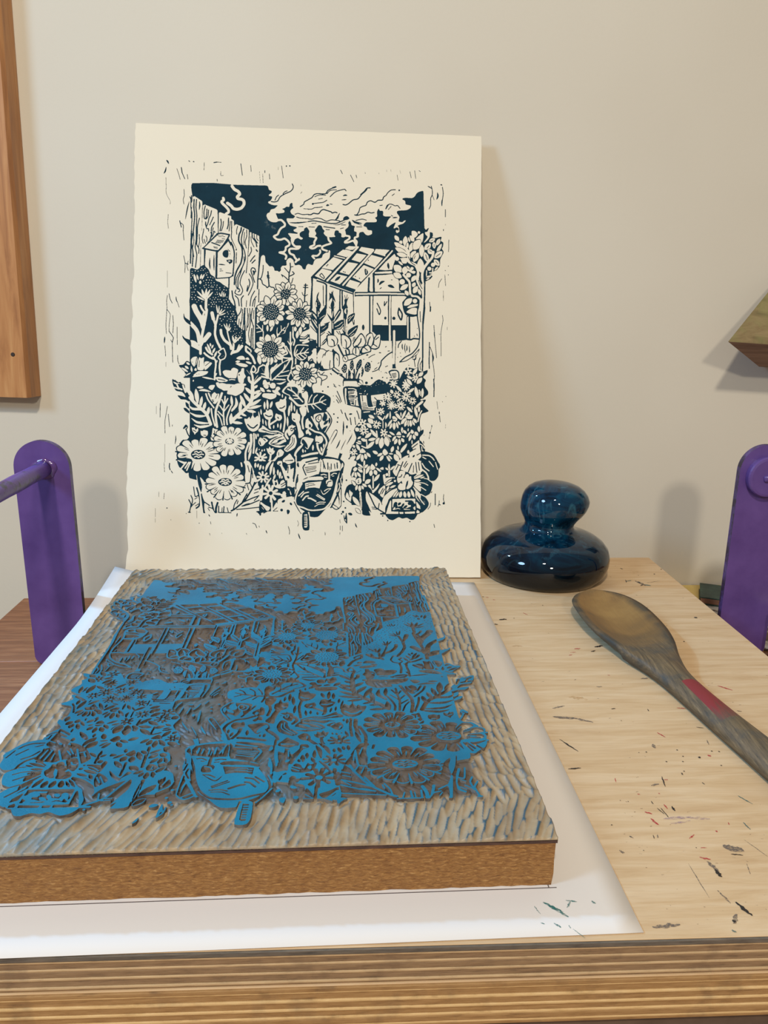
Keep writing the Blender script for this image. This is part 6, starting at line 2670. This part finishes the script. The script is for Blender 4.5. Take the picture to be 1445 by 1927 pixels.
g2 = m.noise(v2, 75, 4, .6, 2.0)
tc = m.node('ShaderNodeTexCoord')
sx = m.node('ShaderNodeSeparateXYZ')
m.link(tc.outputs['Object'], sx.inputs[0])
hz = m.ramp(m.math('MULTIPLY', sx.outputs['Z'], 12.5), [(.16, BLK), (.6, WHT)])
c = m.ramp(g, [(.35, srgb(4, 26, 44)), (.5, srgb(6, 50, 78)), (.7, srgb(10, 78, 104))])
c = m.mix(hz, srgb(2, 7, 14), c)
sw = m.ramp(g2, [(.55, BLK), (.66, (.4, .4, .4, 1))])
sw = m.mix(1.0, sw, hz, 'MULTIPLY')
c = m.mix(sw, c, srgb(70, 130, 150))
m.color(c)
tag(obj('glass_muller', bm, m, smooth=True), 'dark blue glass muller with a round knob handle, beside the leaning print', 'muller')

# ---------------------------------------------------------------- wooden spoon
st = [  # x, y, half width, underside z, rim z, dish depth
    (.2125, .2828, .0030, .0075, .0118, .0003), (.2136, .2800, .0095, .0048, .0122, .0015), (.2150, .2745, .0160, .0028, .0124, .0035), (.2166, .2660, .0215, .0012, .0124, .0058), (.2178, .2540, .0247, .0004, .0123, .0075),
    (.2186, .2400, .0255, .0002, .0122, .0082), (.2190, .2250, .0252, .0002, .0121, .0078), (.2197, .2110, .0238, .0003, .0120, .0064), (.2206, .1980, .0210, .0004, .0118, .0042), (.2215, .1860, .0176, .0004, .0110, .0012),
    (.2230, .1750, .0138, .0004, .0094, -.0016), (.2246, .1640, .0112, .0004, .0074, -.0040), (.2262, .1520, .0098, .0004, .0062, -.0054), (.2280, .1380, .0093, .0004, .0056, -.0060), (.2298, .1240, .0093, .0004, .0055, -.0061),
    (.2320, .1080, .0095, .0004, .0055, -.0062), (.2348, .0900, .0101, .0004, .0055, -.0063), (.2376, .0720, .0106, .0004, .0056, -.0064), (.2404, .0540, .0111, .0004, .0056, -.0065), (.2438, .0340, .0115, .0004, .0057, -.0066),
    (.2480, .0100, .0119, .0004, .0057, -.0067), (.2524, -.0120, .0118, .0004, .0057, -.0066), (.2545, -.0210, .0095, .0012, .0055, -.0050), (.2553, -.0245, .0050, .0026, .0055, -.0025)]
st = np.array(st)
tt = np.arange(len(st))
fine = np.linspace(0, len(st) - 1, (len(st) - 1) * 4 + 1)
def cr(vals, t):
    i = int(min(max(math.floor(t), 0), len(vals) - 2))
    f = t - i
    p0, p1, p2, p3 = vals[max(i - 1, 0)], vals[i], vals[i + 1], vals[min(i + 2, len(vals) - 1)]
    return .5 * (2 * p1 + (p2 - p0) * f + (2 * p0 - 5 * p1 + 4 * p2 - p3) * f * f + (3 * p1 - p0 - 3 * p2 + p3) * f**3)
S = np.array([[cr(st[:, c_], t) for c_ in range(6)] for t in fine])
bm = bmesh.new()
rows = []
att = []
rimatt = []
for k in range(len(S)):
    x, y, hw, z0, z1, dd = S[k]
    a = S[max(k - 1, 0)][:2]
    b = S[min(k + 1, len(S) - 1)][:2]
    d = (b - a) / (np.linalg.norm(b - a) + 1e-9)
    nrm = np.array([-d[1], d[0]])
    hw = max(hw, .001)
    row = []
    M = 14
    for i in range(M):                              # top, from +n to -n
        s_ = 1 - 2 * i / (M - 1)
        rimw = .90
        rimw = .90 if dd > .0015 else 1.0
        prof_ = max(0, 1 - (abs(s_) / rimw)**2) if abs(s_) < rimw else 0
        zz = z1 - dd * prof_ - .0006 * max(0, (abs(s_) - .92) / .08)
        p = np.array([x, y]) + nrm * hw * s_
        row.append((p[0], p[1], zz))
        att.append(1.0)
        rimatt.append(1.0 if (abs(s_) > .84 and dd > .002) else 0.0)
    for i in range(1, M - 1):                       # underside
        s_ = -1 + 2 * i / (M - 1)
        flat = 1 if dd > .002 else 0
        q = abs(s_)**(2.6 if flat else 6)
        zz = z0 + (z1 - .003 - z0) * q * (1 if flat else .75)
        p = np.array([x, y]) + nrm * hw * s_ * (1.0 if flat else .97)
        row.append((p[0], p[1], zz))
        att.append(0.0)
        rimatt.append(1.0)
    rows.append(row)
rings(bm, rows)
m = Mat('worn_spoon_wood', srgb(116, 94, 66), .55)
tc = m.node('ShaderNodeTexCoord')
sp = m.node('ShaderNodeSeparateXYZ')
m.link(tc.outputs['Object'], sp.inputs[0])
v = m.coords((260, 14, 120))
g = m.noise(v, 3.2, 6, .7, .3)
v2 = m.coords((1, 1, 1))
g2 = m.noise(v2, 55, 5, .65)
g3 = m.noise(v2, 22, 4, .6, .5)
c = m.ramp(g, [(.25, srgb(48, 40, 32)), (.42, srgb(88, 74, 54)), (.6, srgb(118, 98, 70)), (.78, srgb(156, 136, 100))])
c = m.mix(m.ramp(g2, [(.5, BLK), (.66, (.75, .75, .75, 1))]), c, srgb(64, 66, 64))
# golden worn bowl
bowl = m.ramp(m.math('ADD', m.math('MULTIPLY', sp.outputs['Y'], 10.0), m.math('MULTIPLY', g3, .6)), [(.0, BLK), (1.0, BLK)])
yb = m.math('ADD', m.math('MULTIPLY', m.math('SUBTRACT', sp.outputs['Y'], .186), 40.0), m.math('SUBTRACT', g3, .5))
topm = m.math('GREATER_THAN', m.attr('top'), .9)
bf = m.math('MULTIPLY', m.math('MINIMUM', m.math('MAXIMUM', yb, 0.0), 1.0), topm)
gold = m.ramp(g3, [(.3, srgb(104, 80, 50)), (.5, srgb(138, 102, 54)), (.72, srgb(160, 122, 66))])
c = m.mix(m.math('MULTIPLY', bf, .85), c, gold)
# red painted band on the handle
xr = m.math('ADD', sp.outputs['Y'], m.math('MULTIPLY', m.math('SUBTRACT', g2, .5), .008))
band = m.math('MULTIPLY', m.math('GREATER_THAN', xr, .1035), m.math('LESS_THAN', sp.outputs['Y'], .1436))
band = m.math('MULTIPLY', m.math('MULTIPLY', band, topm), m.math('GREATER_THAN', m.math('ADD', sp.outputs['X'], m.math('MULTIPLY', sp.outputs['Y'], .085)), .2352))
wear = m.ramp(m.math('ADD', m.math('MULTIPLY', m.math('SUBTRACT', sp.outputs['Y'], .10), 18.0), m.math('MULTIPLY', g, .9)), [(.42, BLK), (.75, WHT)])
c = m.mix(m.math('MULTIPLY', band, wear), c, srgb(132, 40, 44))
# inky rim and underside, blue ink near the handle end
c = m.mix(m.math('MULTIPLY', m.attr('rim'), m.ramp(g2, [(.35, (.25, .25, .25, 1)), (.6, (.85, .85, .85, 1))])), c, srgb(52, 54, 50))
blue = m.math('MULTIPLY', m.math('LESS_THAN', sp.outputs['Y'], .082), m.ramp(g3, [(.52, BLK), (.6, (.6, .6, .6, 1))]))
c = m.mix(blue, c, srgb(56, 84, 104))
m.color(c).bump(g, .4, .0006)
o = obj('wooden_spoon', bm, m)
for p in o.data.polygons:
    p.use_smooth = True
r__ = o.data.attributes.new('rim', 'FLOAT', 'POINT')
r__.data.foreach_set('value', np.array(rimatt, np.float32))
a_ = o.data.attributes.new('top', 'FLOAT', 'POINT')
a_.data.foreach_set('value', np.array(att, np.float32))
sv = Vector((0, 0, 0))
tag(o, 'worn dark wooden spoon with a red painted band, lying on the plywood', 'spoon')

# ---------------------------------------------------------------- purple steel uprights
m = Mat('purple_enamel', srgb(94, 66, 134), .28)
v = m.coords()
g = m.noise(v, 30, 4, .6)
c = m.ramp(g, [(.3, srgb(84, 60, 122)), (.7, srgb(104, 78, 144))])
chip = m.ramp(m.noise(v, 120, 5, .7), [(.70, BLK), (.74, WHT)])
c = m.mix(chip, c, srgb(48, 36, 58))
m.color(c).bump(g, .12, .001)
PURPLE = m
PURPLE_EDGE = Mat('purple_edge', srgb(70, 52, 98), .4)
v = PURPLE_EDGE.coords()
PURPLE_EDGE.color(PURPLE_EDGE.ramp(PURPLE_EDGE.noise(v, 90, 4, .7), [(.4, srgb(48, 38, 60)), (.6, srgb(92, 68, 128))]))
def upright(label, cx, cy, hw, top, zb=TABLE_Z):
    t = thing('steel_upright', label, 'bracket', (cx, cy, zb), 0, 'purple steel uprights')
    bm = bmesh.new()
    h = top - zb
    th = .005
    pts = []
    rc = .006
    for a in np.linspace(math.pi, 1.5 * math.pi, 6):
        pts.append((-hw + rc + rc * math.cos(a), rc + rc * math.sin(a)))
    for a in np.linspace(1.5 * math.pi, 2 * math.pi, 6):
        pts.append((hw - rc + rc * math.cos(a), rc + rc * math.sin(a)))
    for a in np.linspace(0, math.pi, 28):
        pts.append((hw * math.cos(a), h - hw + hw * math.sin(a)))
    A = [bm.verts.new((x, 0, z)) for x, z in pts]
    B = [bm.verts.new((x, th, z)) for x, z in pts]
    f0 = bm.faces.new(A)
    f1 = bm.faces.new(B[::-1])
    n = len(pts)
    sides = []
    for i in range(n):
        f = bm.faces.new((A[i], B[i], B[(i + 1) % n], A[(i + 1) % n]))
        sides.append(f)
    bmesh.ops.bevel(bm, geom=list(f0.edges), offset=.0006, segments=2, affect='EDGES')
    for f in bm.faces:
        f.material_index = 1 if abs(f.normal.y) < .3 else 0
    bm.normal_update()
    for f in bm.faces:
        f.material_index = 1 if abs(f.normal.y) < .3 else 0
    pl = obj('plate', bm, [PURPLE, PURPLE_EDGE], t)
    return t, pl
# left one, with a rod welded on and reaching towards the room
t, pl = upright('purple painted steel upright with a welded rod, left of the print', -.1752, .2955, .0190, .1180)
zc = .0985 - TABLE_Z
bm = bmesh.new()
n = 24
rows = []
yy_ = 0.0
for k in range(18):
    yk = .001 - .22 * k / 17
    rows.append([(.0056 * math.cos(2 * math.pi * i / n) * (1 + .03 * math.sin(k * 2.1)) + .0018, yk, zc + .0056 * math.sin(2 * math.pi * i / n) * (1 + .03 * math.cos(k * 1.7))) for i in range(n)])
rings(bm, rows)
m = Mat('worn_purple_rod', srgb(92, 68, 132), .3, Metallic=0.0)
v = m.coords()
g = m.noise(v, 70, 5, .7)
m.color(m.mix(m.ramp(g, [(.52, BLK), (.60, WHT)]), srgb(98, 72, 140), srgb(70, 64, 80))).bump(g, .4, .001)
obj('rod', bm, m, t, smooth=True)['label'] = 'chipped purple rod'
bm = bmesh.new()
bmesh.ops.create_uvsphere(bm, u_segments=28, v_segments=14, radius=1)
wr = random.Random(4)
for v_ in bm.verts:
    a = math.atan2(v_.co.z, v_.co.x)
    k = 1 + .08 * math.sin(2 * a + 1) + .05 * math.sin(5 * a) + .03 * math.sin(9 * a + 2)
    v_.co = Vector((v_.co.x * .0088 * k + .0012, v_.co.y * .0022, v_.co.z * .0082 * k + zc - .0003))
obj('weld_bead', bm, Mat('glossy_purple_weld', srgb(92, 62, 120), .12), pl, smooth=True)
# right one, with a round boss
t, pl = upright('purple painted steel upright with a round boss, beside the spoon handle', .3437, .3005, .0193, .1165)
zc = .0935 - TABLE_Z
bm = bmesh.new()
n = 40
rows = []
for r_, y_ in ((.0148, 0), (.0150, -.0045), (.0143, -.0056), (.0128, -.0060), (.0050, -.0060)):
    rows.append([(r_ * math.cos(2 * math.pi * i / n), y_, zc + r_ * math.sin(2 * math.pi * i / n)) for i in range(n)])
rings(bm, rows)
o = obj('boss', bm, PURPLE, t, smooth=False)
bm = bmesh.new()
bmesh.ops.create_uvsphere(bm, u_segments=20, v_segments=12, radius=1)
for v_ in bm.verts:
    a = math.atan2(v_.co.z, v_.co.x)
    k = 1 + .2 * math.sin(2 * a + .5) + .1 * math.sin(5 * a)
    v_.co = Vector((v_.co.x * .0042 * k, v_.co.y * .0026 - .0062, v_.co.z * .0034 * k + zc))
obj('weld_bead', bm, PURPLE, o, smooth=True)

# ---------------------------------------------------------------- board hung on the wall, upper left
WB_T = .018
yf = WALL_Y - WB_T
hb = thing('pine_plank', 'golden pine plank hung on the wall at the upper left', 'plank', (-.2335, WALL_Y, .1305), 0)
hb.rotation_euler = (0, math.radians(1.55), 0)
m = Mat('pine_panel', srgb(196, 142, 92), .32)
v = m.coords((60, 60, 5))
g = m.noise(v, 2.6, 6, .6, .5)
c = m.ramp(g, [(.25, srgb(150, 98, 60)), (.5, srgb(186, 130, 82)), (.75, srgb(206, 154, 102))])
m.color(c).bump(g, .1, .0005)
PINE = m
bm = bmesh.new()
# profile with a chamfered right edge, extruded upwards
prof_ = [(-.17, 0), (-.17, -WB_T), (-.0052, -WB_T), (-.0028, -WB_T * .80), (-.0012, -WB_T * .35), (0, -.0015), (0, 0)]
A = [bm.verts.new((x, y, 0)) for x, y in prof_]
B = [bm.verts.new((x, y, .55)) for x, y in prof_]
bm.faces.new(A)
bm.faces.new(B[::-1])
for i in range(len(prof_)):
    bm.faces.new((A[i], B[i], B[(i + 1) % len(prof_)], A[(i + 1) % len(prof_)]))
bmesh.ops.recalc_face_normals(bm, faces=bm.faces[:])
obj('board', bm, PINE, hb)
bm = bmesh.new()
ph = at_y(22, 668, yf)
tube(bm, (0, .0, 0), (0, -.0004, 0), .0018, .0015, 14)
o = obj('nail_head', bm, Mat('dark_nail', srgb(52, 38, 30), .5), hb)
o.location = (ph[0] + .2335 + .0, -WB_T, ph[2] - .1305)

# ---------------------------------------------------------------- wedge of wood on the wall, right
m = Mat('weathered_wedge', srgb(150, 134, 96), .6)
v = m.coords((16, 40, 40))
g = m.noise(v, 3, 5, .6, .8)
v2 = m.coords()
g2 = m.noise(v2, 40, 3)
c = m.ramp(g, [(.25, srgb(100, 84, 56)), (.5, srgb(130, 110, 74)), (.75, srgb(150, 130, 92))])
c = m.mix(m.ramp(g2, [(.5, BLK), (.7, (.6, .6, .6, 1))]), c, srgb(132, 134, 78))
m.color(c).bump(g, .2, .0006)
WEDGE_TOP = m
m = Mat('wedge_end', srgb(138, 110, 90), .65)
v = m.coords((6, 30, 140))
g = m.noise(v, 3, 5, .6)
m.color(m.ramp(g, [(.3, srgb(104, 80, 66)), (.55, srgb(140, 112, 94)), (.8, srgb(160, 132, 112))])).bump(g, .25, .0005)
WEDGE_LOW = m
wt = thing('wooden_wedge', 'greenish brown wooden wedge block fixed to the wall at the right', 'block', (.3526, WALL_Y, .186))
def wl(p):
    return (p[0] - .3526, p[1] - WALL_Y, p[2] - .186)
A_ = at_y(1370, 643, .404)
A2 = at_y(1445, 648, .404)
A2 = A_ + (A2 - A_) * 3.2
U_ = at_y(1498, 484, WALL_Y)
U2 = U_ + np.array([.06, 0, -.001])
L_ = at_y(1428, 690, .428)
L2 = np.array([A2[0], .428, L_[2] - .003])
LW = np.array([L_[0] + .012, WALL_Y, L_[2] + .004])
LW2 = np.array([L2[0], WALL_Y, L2[2] + .004])
AW_ = np.array([A_[0] + .03, WALL_Y, A_[2] - .002])
bm = bmesh.new()
P = {k: bm.verts.new(wl(p)) for k, p in dict(A=A_, A2=A2, U=U_, U2=U2, L=L_, L2=L2, LW=LW, LW2=LW2).items()}
for f, mi_ in ((('A', 'A2', 'U2', 'U'), 0), (('A', 'L', 'L2', 'A2'), 1), (('L', 'LW', 'LW2', 'L2'), 1), (('A', 'U', 'LW', 'L'), 1), (('A2', 'L2', 'LW2', 'U2'), 1), (('U', 'U2', 'LW2', 'LW'), 0)):
    face = bm.faces.new([P[k] for k in f])
    face.material_index = mi_
bmesh.ops.recalc_face_normals(bm, faces=bm.faces[:])
obj('block', bm, [WEDGE_TOP, WEDGE_LOW], wt)

# ---------------------------------------------------------------- clutter on the bench at the right
m = Mat('yellow_card', srgb(222, 196, 122), .7)
v = m.coords()
m.color(m.ramp(m.noise(v, 30, 3), [(.3, srgb(214, 186, 112)), (.7, srgb(228, 204, 134))]))
bm = bmesh.new()
prism(bm, [(.345, .405), (.43, .412), (.428, .4545), (.34, .4540)], TABLE_Z + .0002, TABLE_Z + .0012)
tag(obj('yellow_card', bm, m), 'pale yellow card lying against the wall behind the green book', 'card')
m = Mat('printed_page', srgb(214, 206, 196), .6)
v = m.coords()
g = m.noise(v, 70, 4, .6)
m.color(m.ramp(g, [(.44, srgb(78, 56, 48)), (.5, srgb(196, 186, 178)), (.6, srgb(226, 220, 212))]))
bm = bmesh.new()
prism(bm, [(.312, .312), (.40, .305), (.408, .402), (.318, .404)], TABLE_Z + .0003, TABLE_Z + .0016)
tag(obj('leaflet', bm, m), 'white printed leaflet with dark blotches half hidden behind the right upright', 'paper')
bk = thing('book', 'small book with dark green cover lying by the wall behind right upright', 'book', (.395, .408, TABLE_Z + .0018), math.radians(-24))
cov = Mat('green_cover', srgb(52, 78, 68), .55)
v = cov.coords()
cov.color(cov.ramp(cov.noise(v, 80, 3), [(.35, srgb(40, 62, 54)), (.7, srgb(62, 90, 78))]))
pgm = Mat('brown_page_edge', srgb(150, 104, 82), .8)
v = pgm.coords((3, 3, 800))
pgm.color(pgm.ramp(pgm.noise(v, 2, 3), [(.3, srgb(118, 78, 60)), (.7, srgb(168, 122, 98))]))
boxobj('cover', (-.032, .032, -.02, .02, .0062, .0074), cov, bk, bevel=.0003)
boxobj('pages', (-.031, .031, -.0192, .0192, .0012, .0062), pgm, bk)
boxobj('cover', (-.032, .032, -.02, .02, 0, .0012), cov, bk, bevel=.0003)
sl = thing('wood_offcut', 'small pale wooden offcut standing at the right beside the plywood edge', 'offcut', (.3745, .2800, TABLE_Z), math.radians(8))
boxobj('offcut', (-.010, .014, -.012, .012, .0002, .0400), Mat('pale_offcut', srgb(214, 188, 152), .7), sl, bevel=.001)
boxobj('bark_edge', (-.0135, -.010, -.012, .012, .0002, .0392), Mat('brown_bark', srgb(98, 66, 42), .8), sl, bevel=.001)
